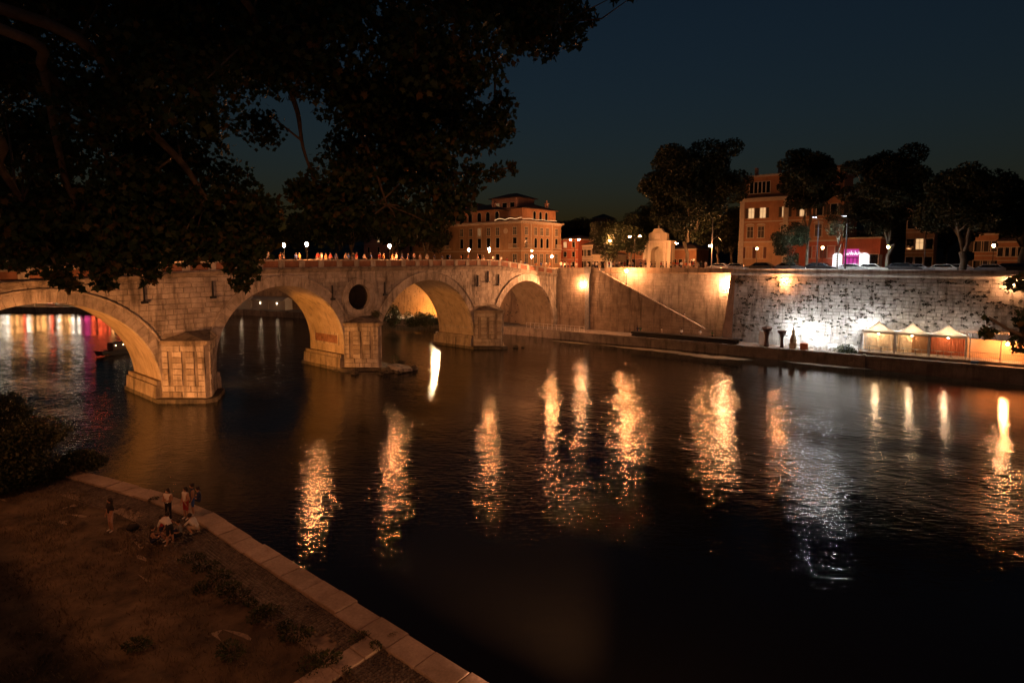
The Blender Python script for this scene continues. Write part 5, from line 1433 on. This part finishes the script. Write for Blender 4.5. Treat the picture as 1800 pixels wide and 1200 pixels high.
# ---------------------------------------------------------------- things on the far quay (wall space: x out to the river, y along the wall)
def onq(px, out, z=QZ):
    """position on the far quay under photo column px, `out` metres from the wall"""
    r = pix_ray(px, 458); o = np.array(WMAT @ Vector((out, 0, 0))); d = np.array((WMAT.to_3x3() @ Vector((1, 0, 0))))
    t = ((o - CC) @ d) / (r @ d); q = WMAT.inverted() @ Vector(CC + t * r)
    return q.y
CURT = m_plain('cream curtain', (.62, .48, .32), .9, var=.2, scale=4)
CURTR = m_plain('rust red curtain', (.34, .09, .035), .9, var=.25, scale=4)
L_TENT = m_emit('tent bulb', (1.0, .66, .36), 150.0)
PLAT = 2.0
def tent(a0, a1, label, curtain, o0=.9, o1=3.6, h=3.0):
    root = empty('gazebo_tent', WMAT @ Matrix.Translation((0, a0, PLAT)), label, 'tent', 'white gazebo tents on the far quay')
    w = a1 - a0; mx, my = (o0 + o1) / 2, w / 2
    for i, (px_, py_) in enumerate(((o0, .06), (o1, .06), (o0, w - .06), (o1, w - .06))):
        MB().box(px_ - .05, px_ + .05, py_ - .05, py_ + .05, 0, h).build('post', WHITE, root)
    m = MB(); N = 14
    def hz(u, v):
        d = max(abs(u), abs(v)); return h + 1.35 * (1 - d) ** 1.7
    for i in range(N + 1):
        for j in range(N + 1):
            u, v = -1 + 2 * i / N, -1 + 2 * j / N
            m.v.append((mx + u * (o1 - o0) / 2, my + v * w / 2, hz(u, v)))
    for i in range(N):
        for j in range(N):
            a = i * (N + 1) + j; m.f.append((a, a + N + 1, a + N + 2, a + 1))
    m.build('canopy', CANVAS, root, smooth=True)
    MB().box(o0, o1 + .02, .0, .03, h - .3, h).box(o0, o1 + .02, w - .03, w, h - .3, h).box(o1, o1 + .03, .03, w - .03, h - .3, h).build('valance', CANVAS, root)
    for nm_, y0, y1, mt in (('curtain', .12, w * .5, curtain[0]), ('curtain', w * .5, w - .12, curtain[1])):
        m = MB(); n2 = 36
        for k in range(n2 + 1):
            y = y0 + (y1 - y0) * k / n2; x = o0 + .25 + .07 * math.sin(k * 1.9) + .03 * math.sin(k * .7)
            m.v += [(x, y, .05), (x, y, h - .05)]
        for k in range(n2): m.f.append((2 * k, 2 * k + 2, 2 * k + 3, 2 * k + 1))
        m.build(nm_, mt, root, smooth=True)
    MB().ball((mx + .2, my, h - .35), .14, 8, 6).build('bulb', L_TENT, root)
    m = MB()
    for k in range(6): m.box(o1 - .03, o1 + .01, w * k / 5 - .02 + .05 * (k == 0) - .05 * (k == 5), w * k / 5 + .02 + .05 * (k == 0) - .05 * (k == 5), 0, .9)
    m.box(o1 - .03, o1 + .01, .05, w - .05, .86, .92).build('railing', STEEL, root)
    return root
ta = [onq(px, 3.6) for px in (1521, 1581, 1643, 1711)]
tent(ta[0], ta[1] - .05, 'leftmost white gazebo tent with pale glowing curtains', (CURT, CURT))
tent(ta[1], ta[2] - .05, 'middle white gazebo tent with half open curtains', (CURT, m_plain('brown curtain', (.25, .12, .05), .9, var=.2, scale=4)))
tent(ta[2], ta[3] - .05, 'rightmost white gazebo tent with rust red curtains', (CURTR, CURTR))
for k in range(3):
    for q in range(2):
        y = ta[k] + 1.0 + q * 1.4
        root = empty('cafe_table', WMAT @ Matrix.Translation((2.5, y, PLAT)), ('left' if q == 0 else 'right') + ' small cafe table inside the ' + ('leftmost', 'middle', 'rightmost')[k] + ' tent', 'table', 'cafe tables in the tents')
        MB().lathe([(.24, 0), (.24, .03), (.03, .05), (.03, .7)], 8).build('leg', IRON, root); MB().lathe([(.36, .7), (.36, .74)], 12).build('table_top', WHITE, root)
m = MB().box(.3, 3.9, ta[0] - .3, 92, .4, PLAT)
tag(m.build('tent_platform', QUAYST, None, WMAT), 'raised stone platform on the far quay carrying the tents', 'platform')
st_ = empty('quay_steps', WMAT @ Matrix.Translation((3.2, ta[0] - 1.6, 0)), 'short steps leading down to the water left of the tents', 'steps')
for k in range(7): MB().box(.75, 1.9, 1.8 - .3 * k + .2, 2.1 - .3 * k + .2, -.4, 1.75 - .25 * k).build('step', QUAYST, st_)
# kiosk with tin roof right of the tents
ki = empty('kiosk', WMAT @ Matrix.Translation((0, ta[3] + .1, PLAT)), 'long low kiosk with corrugated roof right of the tents', 'kiosk')
MB().box(.8, 1.0, 0, 16, 0, 2.7).build('wall', P_PEACH, ki)
m = MB()
for k in range(64): m.add([(.6, k * .25, 3.25), (.6, k * .25 + .125, 3.32), (.6, k * .25 + .25, 3.25), (3.6, k * .25, 2.75), (3.6, k * .25 + .125, 2.82), (3.6, k * .25 + .25, 2.75)], [(0, 1, 4, 3), (1, 2, 5, 4)])
m.build('corrugated_roof', STEEL, ki)
for k in range(6): MB().box(3.3, 3.4, .1 + 3.1 * k, .2 + 3.1 * k, 0, 2.78).build('post', WHITE, ki)
m = MB()
for k in range(80): m.box(3.34, 3.37, .3 + k * .19, .32 + k * .19, 0, 1.0)
m.box(3.32, 3.39, .2, 15.6, 1.0, 1.05).build('railing', IRON, ki)
MB().ball((3.1, 3.9, 2.35), .15, 8, 6).build('lamp', L_STREET, ki)
bn = MB().box(-.4, .4, -.4, .4, 0, .9, .06).build('bin', m_plain('blue plastic', (.04, .10, .2), .5), None, WMAT @ Matrix.Translation((4.0, ta[3] + .8, PLAT - .9)))
tag(bn, 'blue plastic bin beside the rightmost tent', 'bin')
# bright white lamps, chairs
def chair(px, out, label):
    root = empty('white_chair', WMAT @ Matrix.Translation((out, onq(px, out), QZ)) @ Matrix.Rotation(random.uniform(-.3, .3), 4, 'Z'), label, 'chair', 'white chairs on the far quay')
    MB().box(-.28, .28, -.28, .28, .42, .48, .02).build('seat', WHITE, root); MB().box(-.28, -.22, -.28, .28, .48, 1.0, .02).build('backrest', WHITE, root)
    for a in (-.24, .24):
        for b_ in (-.24, .24): MB().box(a - .03, a + .03, b_ - .03, b_ + .03, 0, .42).build('leg', WHITE, root)
for px, out, nm in ((1441, 2.4, 'by the first lamp'), (1449, 1.6, 'behind the first lamp'), (1466, 2.5, 'by the second lamp'), (1474, 1.7, 'behind the second lamp'), (1494, 2.4, 'by the third lamp'), (1504, 1.6, 'behind the third lamp'), (1512, 2.5, 'next to the tents')):
    chair(px, out, 'white lounge chair on the far quay, ' + nm)
L_QUAY = m_emit('white quay lamp glow', COOL, 330.0)
for px, nm in ((1439, 'left'), (1466, 'middle'), (1493, 'right')):
    a = onq(px, 3.5)
    root = empty('white_lamp_post', WMAT @ Matrix.Translation((3.5, a, QZ)), nm + ' slim post with dazzling white lamp by the chairs', 'lamp', 'white lamp posts on the far quay')
    MB().lathe([(.12, 0), (.03, .06), (.03, 2.6)], 8).build('post', STEEL, root); MB().box(-.06, .0, -.18, .18, 2.3, 2.5).build('lamp_back', STEEL, root)
    MB().box(-.09, -.061, -.17, .17, 2.31, 2.49).build('lamp_panel', L_QUAY, root)
# white box lamps on the tent corners, plus two added to wash the wall
L_DIM = m_emit('dimmer box lamp glow', (1.0, .9, .78), 70.0)
for px, nm in ((1400, 'added to wash the wall beside the stone figure'), (1420, 'added to wash the wall above the orange barrier'), (1529, 'at the left corner of the tents'), (1585, 'between the left and middle tent'), (1644, 'between the middle and right tent'), (1707, 'at the right corner of the tents')):
    hz_ = 3.1 if px > 1500 else 2.3; zb = PLAT if px > 1500 else QZ
    root = empty('box_lamp', WMAT @ Matrix.Translation((2.6 if px < 1500 else 2.2, onq(px, 2.2), zb)), 'white box lamp on a thin pole, ' + nm, 'lamp', 'white box lamps lighting the wall')
    MB().box(-.03, .03, -.03, .03, 0, hz_).build('pole', STEEL, root); MB().box(.0, .12, -.16, .16, hz_ + .0, hz_ + .42).build('lamp_back', WHITE, root)
    MB().box(-.04, -.001, -.15, .15, hz_ + .02, hz_ + .40).build('lamp_panel', L_QUAY if px < 1540 else L_DIM, root)
# sculptures
def flared(px, out, prof, label, mat, name='flared_stand'):
    root = empty(name, WMAT @ Matrix.Translation((out, onq(px, out), QZ)), label, 'sculpture')
    k = len(prof) // 2
    MB().lathe(prof[:k + 1], 14).build('stem', mat, root, smooth=True); MB().lathe(prof[k:], 14).build('flared_top', mat, root, smooth=True)
DK = m_plain('dark bronze', (.10, .06, .05), .5, .3, var=.3); SAND = m_plain('sandstone figure', (.40, .30, .18), .8, var=.2)
flared(1353, 3.4, [(.42, 0), (.36, .4), (.28, 1.0), (.30, 1.6), (.46, 2.3), (.72, 2.8), (.78, 2.95), (.3, 3.1)], 'tallest dark flared pillar on the far quay', DK)
flared(1380, 3.4, [(.30, 0), (.24, .5), (.20, 1.2), (.22, 1.5), (.4, 2.0), (.62, 2.5), (.66, 2.6), (.2, 2.7)], 'smaller dark flared pillar beside the figure', DK)
root = empty('stone_figure', WMAT @ Matrix.Translation((3.4, onq(1400, 3.4), QZ)), 'pale pointed stone figure on a plinth beside the pillars', 'sculpture')
MB().box(-.45, .45, -.45, .45, 0, .9, .05).build('plinth', SAND, root); MB().lathe([(.42, .9), (.5, 1.3), (.36, 1.8), (.28, 2.1), (.2, 2.35), (.24, 2.55), (.12, 2.85), (.03, 3.25)], 10).build('figure', SAND, root, smooth=True)
pn = MB().box(-.05, .05, -.5, .5, 0, 2.3, .02).build('white_banner', WHITE, None, WMAT @ Matrix.Translation((2.4, onq(1346, 2.4), QZ))); tag(pn, 'white upright banner behind the tallest flared pillar', 'banner')
pn = MB().prism([(-.5, -.5), (.5, -.5), (.3, .5), (-.3, .5)], 0, 1.0).build('orange_barrier', m_plain('orange plastic', (.5, .12, .03), .5), None, WMAT @ Matrix.Translation((3.6, onq(1420, 3.6), QZ))); tag(pn, 'small orange plastic barrier beside the stone figure', 'barrier')
# long dark stack of staging beams
stk = empty('staging_stack', WMAT, 'long dark stack of staging beams lying on the far quay', 'staging')
a0, a1 = onq(1112, 4.3), onq(1308, 4.3)
for k in range(2):
    for q in range(3):
        s_ = a0 + random.uniform(0, .8)
        MB().box(3.3 + q * .55, 3.75 + q * .55, s_, a1 - random.uniform(0, .8), QZ + .12 + k * .42, QZ + .44 + k * .42, .03).build('beam', IRON, stk)
for k in range(9):
    y = a0 + 1 + (a1 - a0 - 2) * k / 8; MB().box(3.1, 5.0, y - .06, y + .06, QZ, QZ + .1).build('sleeper', IRON, stk)
MB().box(1.5, 1.6, onq(1312, 1.5), onq(1340, 1.5), QZ, QZ + 1.9).build('hoarding_panel', m_plain('grey hoarding', (.28, .30, .29), .7), stk) if False else None
# railing by the last arch
rl = empty('quay_railing', FRAME, 'thin pale railing on the quay under the last arch', 'railing')
m = MB()
for k in range(14): m.box(-4 + k * 1.0, -3.95 + k * 1.0, 64.0 + k * .085, 64.05 + k * .085, QZ, QZ + 1.0)
m.build('posts', WHITE, rl); MB().tube([(-4, 64.0, QZ + 1.0), (9.05, 65.1, QZ + 1.0)], .03, 6).tube([(-4, 64.0, QZ + .5), (9.05, 65.1, QZ + .5)], .02, 6).build('rail', WHITE, rl)
# people on the far quay and on the stair
PST = stand(); PWK = stand(lan=(-.12, .26, .11), ltoe=(-.13, .42, .06), lkn=(-.11, .18, .52), ran=(.12, -.3, .16), rtoe=(.13, -.16, .05), rkn=(.11, -.06, .5), lwr=(-.24, -.08, .9), rwr=(.24, .2, .95), lha=(-.24, -.1, .81), rha=(.23, .26, .87))
for k, (px, out, z, rz, top, leg, j, nm) in enumerate(((1123, 3.0, QZ, 1.2, 'navy', 'navy', PST, 'by the left end of the staging'), (1128, 2.8, QZ, -1.2, 'green', 'grey', PST, 'beside the navy one at the staging'), (1166, 2.2, QZ, .4, 'white', 'beige', PWK, 'walking behind the staging middle'),
                                                 (1201, 2.2, QZ, 2.0, 'white', 'black', PST, 'behind the staging, right of middle'), (1234, 1.8, QZ, 1.5, 'white', 'beige', PST, 'at the foot of the stair'), (1256, 2.0, QZ, 1.0, 'green', 'black', PST, 'right of the stair foot'))):
    make_person(j, WMAT @ Matrix.Translation((out, onq(px, out), z)) @ Matrix.Rotation(rz, 4, 'Z'), f'person in {top} top on the far quay, ' + nm, top, leg, group='people on the far quay', cache='w' if j is PWK else 's', extras=False, shin=leg if leg != 'beige' else 'skin')
a = 25.8; make_person(PWK, WMAT @ Matrix.Translation((-1.2, a, stair_z(a) - 1.0)) @ Matrix.Rotation(0, 4, 'Z'), 'person in grey top walking down the diagonal stair', 'grey', 'navy', cache='w', extras=False)

# ---------------------------------------------------------------- crowd on the bridge and the far street
tops = ['white', 'pale pink', 'red', 'black', 'beige', 'navy', 'grey', 'orange', 'white', 'blue']
r_ = random.Random(4)
pos = []
for px in list(range(118, 300, 22)) + [470, 492, 498, 520, 528, 560, 566, 574, 583, 590, 606, 612, 620, 628, 640, 652, 668, 676, 690, 697, 706, 716, 730, 738, 752, 764, 778, 792, 812, 822, 838, 848, 868, 882, 893, 904, 915, 925, 943, 950, 958, 966]:
    x = r_.choice((-1.0, -1.2, -1.8, -2.6, -3.6)); s_ = frame_y_at(px + r_.uniform(-2, 2), x)
    pos.append((px, x, s_))
for k, (px, x, s_) in enumerate(pos):
    t = r_.choice(tops)
    make_person(PWK if r_.random() < .5 else PST, place(W(x, s_, deck(s_) + .01), THETA + r_.choice((0, 3.14, 1.57, -1.57)) + r_.uniform(-.4, .4), r_.uniform(.96, 1.08)), f'pedestrian in {t} top on the bridge, {ordinal(k)} from the left', t, r_.choice(('black', 'navy', 'beige', 'grey')), group='pedestrians on the bridge', cache='w' if r_.random() < .5 else 's', extras=False)
k = 0
for px in list(range(986, 1080, 7)) + list(range(1082, 1240, 6)):
    yy = r_.choice((74.6, 75.5, 78, 82)) if px > 1050 else r_.choice((72.5, 74, 77)); t = r_.choice(tops)
    if 1020 < px < 1030: continue
    make_person(PST, place(W(wall_x(px + r_.uniform(-3, 3), yy), yy, WSTREET + (.13 if 73.8 < yy < 76 and px > 1035 else 0)), THETA + r_.uniform(0, 6.28), r_.uniform(.95, 1.08)), f'person in {t} top standing on the far street, {ordinal(k)} from the left', t, r_.choice(('black', 'navy', 'beige')), group='people on the far street', cache='w' if r_.random() < .5 else 's', extras=False); k += 1
# white statue-like stall and pink awning on the far street
aw = empty('pink_stall', FRAME @ Matrix.Translation((wall_x(1127, 80), 80, WSTREET)), 'small pink market stall left of fountain', 'stall')
MB().box(-.9, .9, -.5, .5, .9, 2.1, .03).build('counter', P_PINK, aw); MB().box(-1.0, 1.0, -.8, .6, 2.2, 2.3).build('awning', CLOTH['pale pink'], aw); MB().box(-.85, -.78, -.45, -.38, 0, .9).box(.78, .85, -.45, -.38, 0, .9).box(-.85, -.78, .38, .45, 0, .9).box(.78, .85, .38, .45, 0, .9).build('legs', IRON, aw)

# ---------------------------------------------------------------- upstream festival stalls
def up_pt(t):
    """point and tangent on the upstream bank at parameter t (metres from the bridge)"""
    acc = 0
    for (x0, y0), (x1, y1) in zip(UP[:-1], UP[1:]):
        L = math.hypot(x1 - x0, y1 - y0)
        if acc + L >= t: f = (t - acc) / L; return x0 + (x1 - x0) * f, y0 + (y1 - y0) * f, math.atan2(y1 - y0, x1 - x0)
        acc += L
    return x1, y1, 0
S_COL = [('white', (1.0, .70, .42), 10.0), ('red', (1.0, .10, .03), 11.0), ('warm', (1.0, .42, .12), 11.0), ('magenta', (.9, .06, .25), 5.0), ('white', (1.0, .82, .62), 15.0)]
S_MAT = [m_emit(n_ + ' stall light', c, s) for n_, c, s in S_COL]
cols_ = [2, 0, 2, 0, 1, 4, 2, 3, 1, 1, 3, 2, 2, 1, 4, 0, 2, 1, 2, 0, 2, 1]
for k in range(22):
    t = 76 + k * 6.2; x, y, an = up_pt(t)
    nx_, ny_ = math.sin(an), -math.cos(an)
    if nx_ * 1 + ny_ * -1 < 0: nx_, ny_ = -nx_, -ny_
    dim = k < 5
    root = empty('festival_stall', FRAME @ Matrix.Translation((x + 2.2, y + 3.2, QZ)) @ Matrix.Rotation(an + math.pi, 4, 'Z'), f'white festival stall on the upstream quay, {ordinal(k)} from the bridge', 'stall', 'festival stalls on the upstream quay')
    MB().box(-2.9, 2.9, 0.4, 3.0, 0, 2.6).build('wall', CANVAS, root)
    MB().slab([(-.6, 2.6), (3.2, 2.6), (1.5, 3.5)], 'x', -3.0, 3.0).build('roof', CANVAS, root)
    if dim:
        MB().box(-.12, .12, .25, .39, 1.6, 1.85).build('lamp', S_MAT[0], root)
    else:
        for q in range(5):
            w_ = random.uniform(.12, .4); c_ = -2.2 + 1.1 * q + random.uniform(-.3, .3)
            MB().box(c_ - w_, c_ + w_, .30, .39, 1.1 + random.uniform(0, .4), 2.3).build('lit_front', S_MAT[cols_[k] if random.random() < .6 else random.choice((0, 1, 2, 2, 4))], root)
        MB().box(-2.7, 2.7, -.2, .3, .85, 1.0).build('counter', WHITE, root)
floodlight(W(-33, 62, QZ + 1.2), W(-40, 68, 8), 3200, AMBER, 'floodlight on the upstream quay washing the wall behind the third arch', 130)
floodlight(W(-82, 56.9, QZ + 4.2), W(-84, 61, 8), 6000, (1.0, .25, .06), 'floodlight on the upstream quay washing the wall behind the stalls', 130)
yy = 66.3; xx = wall_x(768, yy)
root = empty('floodlight', place(W(xx, yy, 11.4), THETA), 'dazzling floodlight upstream, hidden behind the bridge, mirrored in the river', 'floodlight')
MB().tube([(0, 1.6, -.2), (0, .15, 0)], .05, 6).build('bracket', STEEL, root); MB().box(-.5, .5, -.06, .2, -.5, .5, .04).build('housing', IRON, root)
MB().box(-.32, .32, -.1, -.065, -.32, .32).build('lens', m_emit('dazzling lamp glow', (1.0, .62, .34), 3200.0), root)
# little boat under the first arch
bt_ = empty('river_boat', place(on_level(212, 621, 0), THETA + 1.9), 'low dark boat with small lights beyond the first arch', 'boat')
MB().slab([(-3.6, .9), (-3.2, .1), (3.0, -.1), (4.2, 1.0), (2.5, .75), (-2.5, .7)], 'y', -.9, .9).build('hull', IRON, bt_)
MB().box(-1.6, 1.2, -.7, .7, .7, 1.9, .08).build('cabin', SHUT, bt_)
for k in range(3): MB().ball((-1.2 + 1.2 * k, -.75, 1.5), .06, 6, 4).build('boat_light', S_MAT[0], bt_)

# ---------------------------------------------------------------- foreground plane tree
LO = [(0, 0), (.10, .16), (.36, .10), (.26, .34), (.52, .46), (.28, .60), (.16, .70), (0, 1.0), (-.16, .70), (-.28, .60), (-.52, .46), (-.26, .34), (-.36, .10), (-.10, .16)]
LEAF_V = np.array([(0, .42, 0)] + [(x, y, -.12 * abs(x) - .10 * max(0, y - .5)) for x, y in LO]); LEAF_V[:, 1] -= .0
nl = len(LO); LEAF_F3 = np.array([(0, 1 + i, 1 + (i + 1) % nl) for i in range(nl)])
def plane_leaves(pts, size, seed):
    """palmate leaves hanging at pts"""
    r = np.random.default_rng(seed); n_ = len(pts)
    down = np.array([0, 0, -1.0]) * r.uniform(.2, 1.3, (n_, 1)) + r.normal(size=(n_, 3)) * .7; down /= np.linalg.norm(down, axis=1)[:, None]
    a = r.normal(size=(n_, 3)); a -= down * (a * down).sum(1)[:, None]; a /= np.linalg.norm(a, axis=1)[:, None]; c = np.cross(a, down)
    L = (size * r.uniform(.6, 1.25, n_))[:, None, None]
    v = pts[:, None, :] + L * (LEAF_V[None, :, 0:1] * a[:, None] + LEAF_V[None, :, 1:2] * down[:, None] + LEAF_V[None, :, 2:3] * c[:, None])
    k = len(LEAF_V)
    return v.reshape(-1, 3), (LEAF_F3[None] + np.arange(n_)[:, None, None] * k).reshape(-1), v
r_ = np.random.default_rng(77)
TB = NB @ Vector((15.0, -16.0, NS))
tree = empty('plane_tree', Matrix.Translation(TB), 'huge dark plane tree overhanging the river across the upper left', 'tree')
inv = tree.matrix_world.inverted()
T = MB()
crown_c = TB + Vector((.6, .8, 7.0))
T.tube([inv @ q for q in (TB + Vector((0, 0, -.2)), TB + Vector((.1, .1, 2.5)), TB + Vector((.3, .5, 5)), crown_c)], [.75, .55, .48, .42], 12)
limbs = []
def limb(pix, r0, start=None):
    pts = [start or crown_c] + [at_depth(*q) for q in pix]
    # smooth the way through the pixel points
    out = []
    for i in range(len(pts) - 1):
        for t in np.linspace(0, 1, 7)[:-1]:
            p0, p1, p2, p3 = pts[max(i - 1, 0)], pts[i], pts[i + 1], pts[min(i + 2, len(pts) - 1)]
            out.append(.5 * ((2 * p1) + (p2 - p0) * t + (2 * p0 - 5 * p1 + 4 * p2 - p3) * t * t + (3 * p1 - p0 - 3 * p2 + p3) * t ** 3))
    out.append(pts[-1])
    T.tube([inv @ q for q in out], list(np.linspace(r0, .02, len(out))), 7); limbs.extend(out)
limb([(0, 50, 10.5), (77, 123, 11.5), (150, 200, 12.5), (200, 300, 13.5), (230, 400, 14.0)], .12)
limb([(80, 40, 11.0), (220, 187, 12.5), (320, 287, 13.5), (363, 347, 14.0), (417, 362, 14.4), (430, 440, 14.6)], .13)
limb([(300, -80, 11.0), (477, 107, 13.0), (520, 187, 14.0), (533, 260, 14.5), (560, 340, 15.0)], .12)
limb([(-60, 200, 11.0), (0, 293, 12.0), (40, 357, 12.8), (70, 410, 13.0), (110, 490, 13.2)], .12)
limb([(350, -200, 11.5), (600, -20, 13.5), (700, 100, 15.0), (740, 220, 16.0), (780, 300, 16.5), (900, 295, 16.8)], .14)
limb([(500, -260, 11.5), (800, -80, 14.0), (920, 0, 15.5), (985, 40, 16.0)], .16)
limb([(560, 100, 14.2), (640, 250, 15.6), (680, 360, 16.5)], .12, at_depth(477, 107, 13.0))
limb([(120, 330, 12.8), (180, 420, 13.2), (185, 485, 13.4)], .08, at_depth(77, 123, 11.5))
limb([(650, -120, 13.0), (850, 60, 15.6), (870, 180, 16.2)], .14, at_depth(350, -200, 11.5))
clumps = []      # px, py, radius px, depth, leaves
def fill(x0, x1, y0, y1, n_, rp, d0, d1, per):
    for k in range(n_): clumps.append((r_.uniform(x0, x1), r_.uniform(y0, y1), rp * r_.uniform(.7, 1.2), r_.uniform(d0, d1), per))
fill(-80, 420, -120, 180, 44, 85, 11, 18, 330)
fill(400, 860, -120, 130, 44, 80, 12, 19, 330)
fill(-80, 260, 170, 420, 34, 65, 12, 18, 260)
fill(250, 470, 60, 330, 16, 55, 13, 18, 220)
fill(560, 860, 120, 230, 24, 60, 14, 19, 260)
fill(600, 800, 220, 390, 24, 50, 15, 19, 230)
fill(860, 990, -60, 70, 14, 45, 14, 18, 230)
fill(380, 480, 360, 440, 9, 40, 13.5, 16, 200)
fill(540, 640, 250, 420, 9, 42, 14, 17, 200)
fill(0, 250, 380, 455, 15, 42, 12.5, 15, 190)
fill(250, 400, 340, 440, 12, 45, 13, 16, 200)
clumps += [(430, 470, 30, 14.4, 150), (425, 495, 18, 14.4, 60), (440, 430, 40, 14.4, 150), (185, 470, 26, 13.4, 100), (180, 498, 16, 13.4, 45), (112, 480, 26, 13.2, 90), (125, 500, 16, 13.2, 40), (265, 470, 22, 13.8, 80), (60, 450, 40, 13, 150),
           (260, 492, 12, 13.8, 25), (870, 225, 30, 16.2, 110), (880, 180, 28, 16.2, 110), (835, 305, 26, 16.6, 80), (870, 300, 18, 16.7, 45), (900, 294, 13, 16.8, 25), (820, 335, 22, 16.5, 50), (1000, 60, 30, 16, 110), (1020, 25, 28, 16, 100), (960, 80, 30, 15.8, 110), (1045, 38, 9, 16, 10),
           (800, 250, 45, 16.4, 150), (790, 350, 28, 16.4, 90), (700, 395, 30, 16.5, 90), (500, 40, 60, 14, 220), (520, 330, 22, 14.6, 60), (760, 395, 16, 16.4, 30), (1080, -6, 12, 15, 16), (1115, -8, 10, 15, 10)]
pts = []
for px, py_, rp, d, n_ in clumps:
    c = np.array(at_depth(px, py_, d)); rr = rp * d / FPX
    pts.append(sphere_pts(r_, int(n_ * 1.3), c, (rr, rr * 1.1, rr * .85), .1))
    # a twig from the nearest limb
    near_ = min(limbs, key=lambda q: (q - Vector(c)).length)
    if (near_ - Vector(c)).length < 5:
        mid = near_.lerp(Vector(c), .5) + Vector(r_.normal(size=3)) * .15; T.tube([inv @ near_, inv @ mid, inv @ Vector(c)], [.03, .02, .008], 5)
pts = np.concatenate(pts)
Mi = np.array(inv)
T.build('trunk', BARK, tree, smooth=True)
lp = pts @ Mi[:3, :3].T + Mi[:3, 3]
# the largest-looking leaves as single parts, the rest joined
dist = np.linalg.norm(pts - CC, axis=1); order = np.argsort(dist)
vis = [i for i in order if 0 < 900 + 1000 * (pts[i] - CC)[0] / ((pts[i] - CC) @ CF) < 1000 and 230 < 541 - 1000 * ((pts[i] - CC) @ CU) / ((pts[i] - CC) @ CF) < 505][:300]
rest = np.ones(len(pts), bool); rest[vis] = False
v, f, _ = plane_leaves(lp[rest], .175, 78)
crown = link('crown', fast_mesh('crown', v, f, 3), LEAF, tree); crown['kind'] = 'stuff'
LM = []
for k in range(6):
    v, f, _ = plane_leaves(np.zeros((1, 3)), .185, 200 + k); q = fast_mesh('leaf', v, f, 3); q.materials.append(LEAF); LM.append(q)
for k, i in enumerate(vis):
    link('leaf', LM[k % 6], None, crown, Matrix.Translation(lp[i]) @ Matrix.Rotation(k * 2.4, 4, 'Z'))
print('foreground leaves', len(pts))
# second tree off to the right, one leafy branch reaching into the picture
TB2 = NB @ Vector((52, -16.0, NS))
t2 = empty('plane_tree', Matrix.Translation(TB2), 'thin leafy branch reaching in from a tree beyond the right edge', 'tree')
inv = t2.matrix_world.inverted(); T = MB(); limbs = []
crown_c = TB2 + Vector((0, .2, 5)); T.tube([inv @ q for q in (TB2 + Vector((0, 0, -.2)), TB2 + Vector((0, .1, 3)), crown_c)], [.4, .32, .2], 10)
limb([(2150, 480, 10.5), (1900, 600, 12.0), (1800, 590, 12.3), (1738, 558, 12.5)], .10)
limb([(2100, 440, 10.5), (1880, 470, 12.0), (1790, 490, 12.4)], .08)
pts = []
for px, py_, rp, n_ in ((1740, 580, 11, 22), (1736, 556, 6, 8), (1795, 592, 14, 30), (1790, 492, 14, 30), (1800, 610, 14, 24), (1775, 500, 8, 10), (1840, 560, 40, 120), (1850, 480, 40, 120)):
    c = np.array(at_depth(px, py_, 12.4)); rr = rp * 12.4 / FPX; pts.append(sphere_pts(r_, n_, c, (rr * 1.2, rr, rr * .8), .1))
pts = np.concatenate(pts); Mi = np.array(inv)
v, f, _ = plane_leaves(pts @ Mi[:3, :3].T + Mi[:3, 3], .17, 79); link('crown', fast_mesh('crown', v, f, 3), LEAF, t2); T.build('trunk', BARK, t2, smooth=True)

# darker trees filling the town behind the street
for k, (px, yy, s_, lb) in enumerate(((1003, 140, 1.0, 'behind the red house'), (1030, 150, 1.1, 'behind the grey house'), (1262, 112, .9, 'between the big tree and the palazzo'), (1285, 125, 1.0, 'just left of the palazzo'), (1565, 112, .8, 'behind the shop annex'),
                                      (1660, 118, .9, 'behind the ochre house'), (1720, 116, .9, 'behind the orange house'), (1120, 135, 1.1, 'behind the fountain arch'), (1160, 145, 1.2, 'right behind the fountain'), (1780, 118, .9, 'behind the bright orange house'))):
    plant_tree('background_tree', 'dark background tree ' + lb, W(wall_x(px, yy), yy, WSTREET), tm[k % 2], k * 2.1, s_, 'dark trees behind the far street')
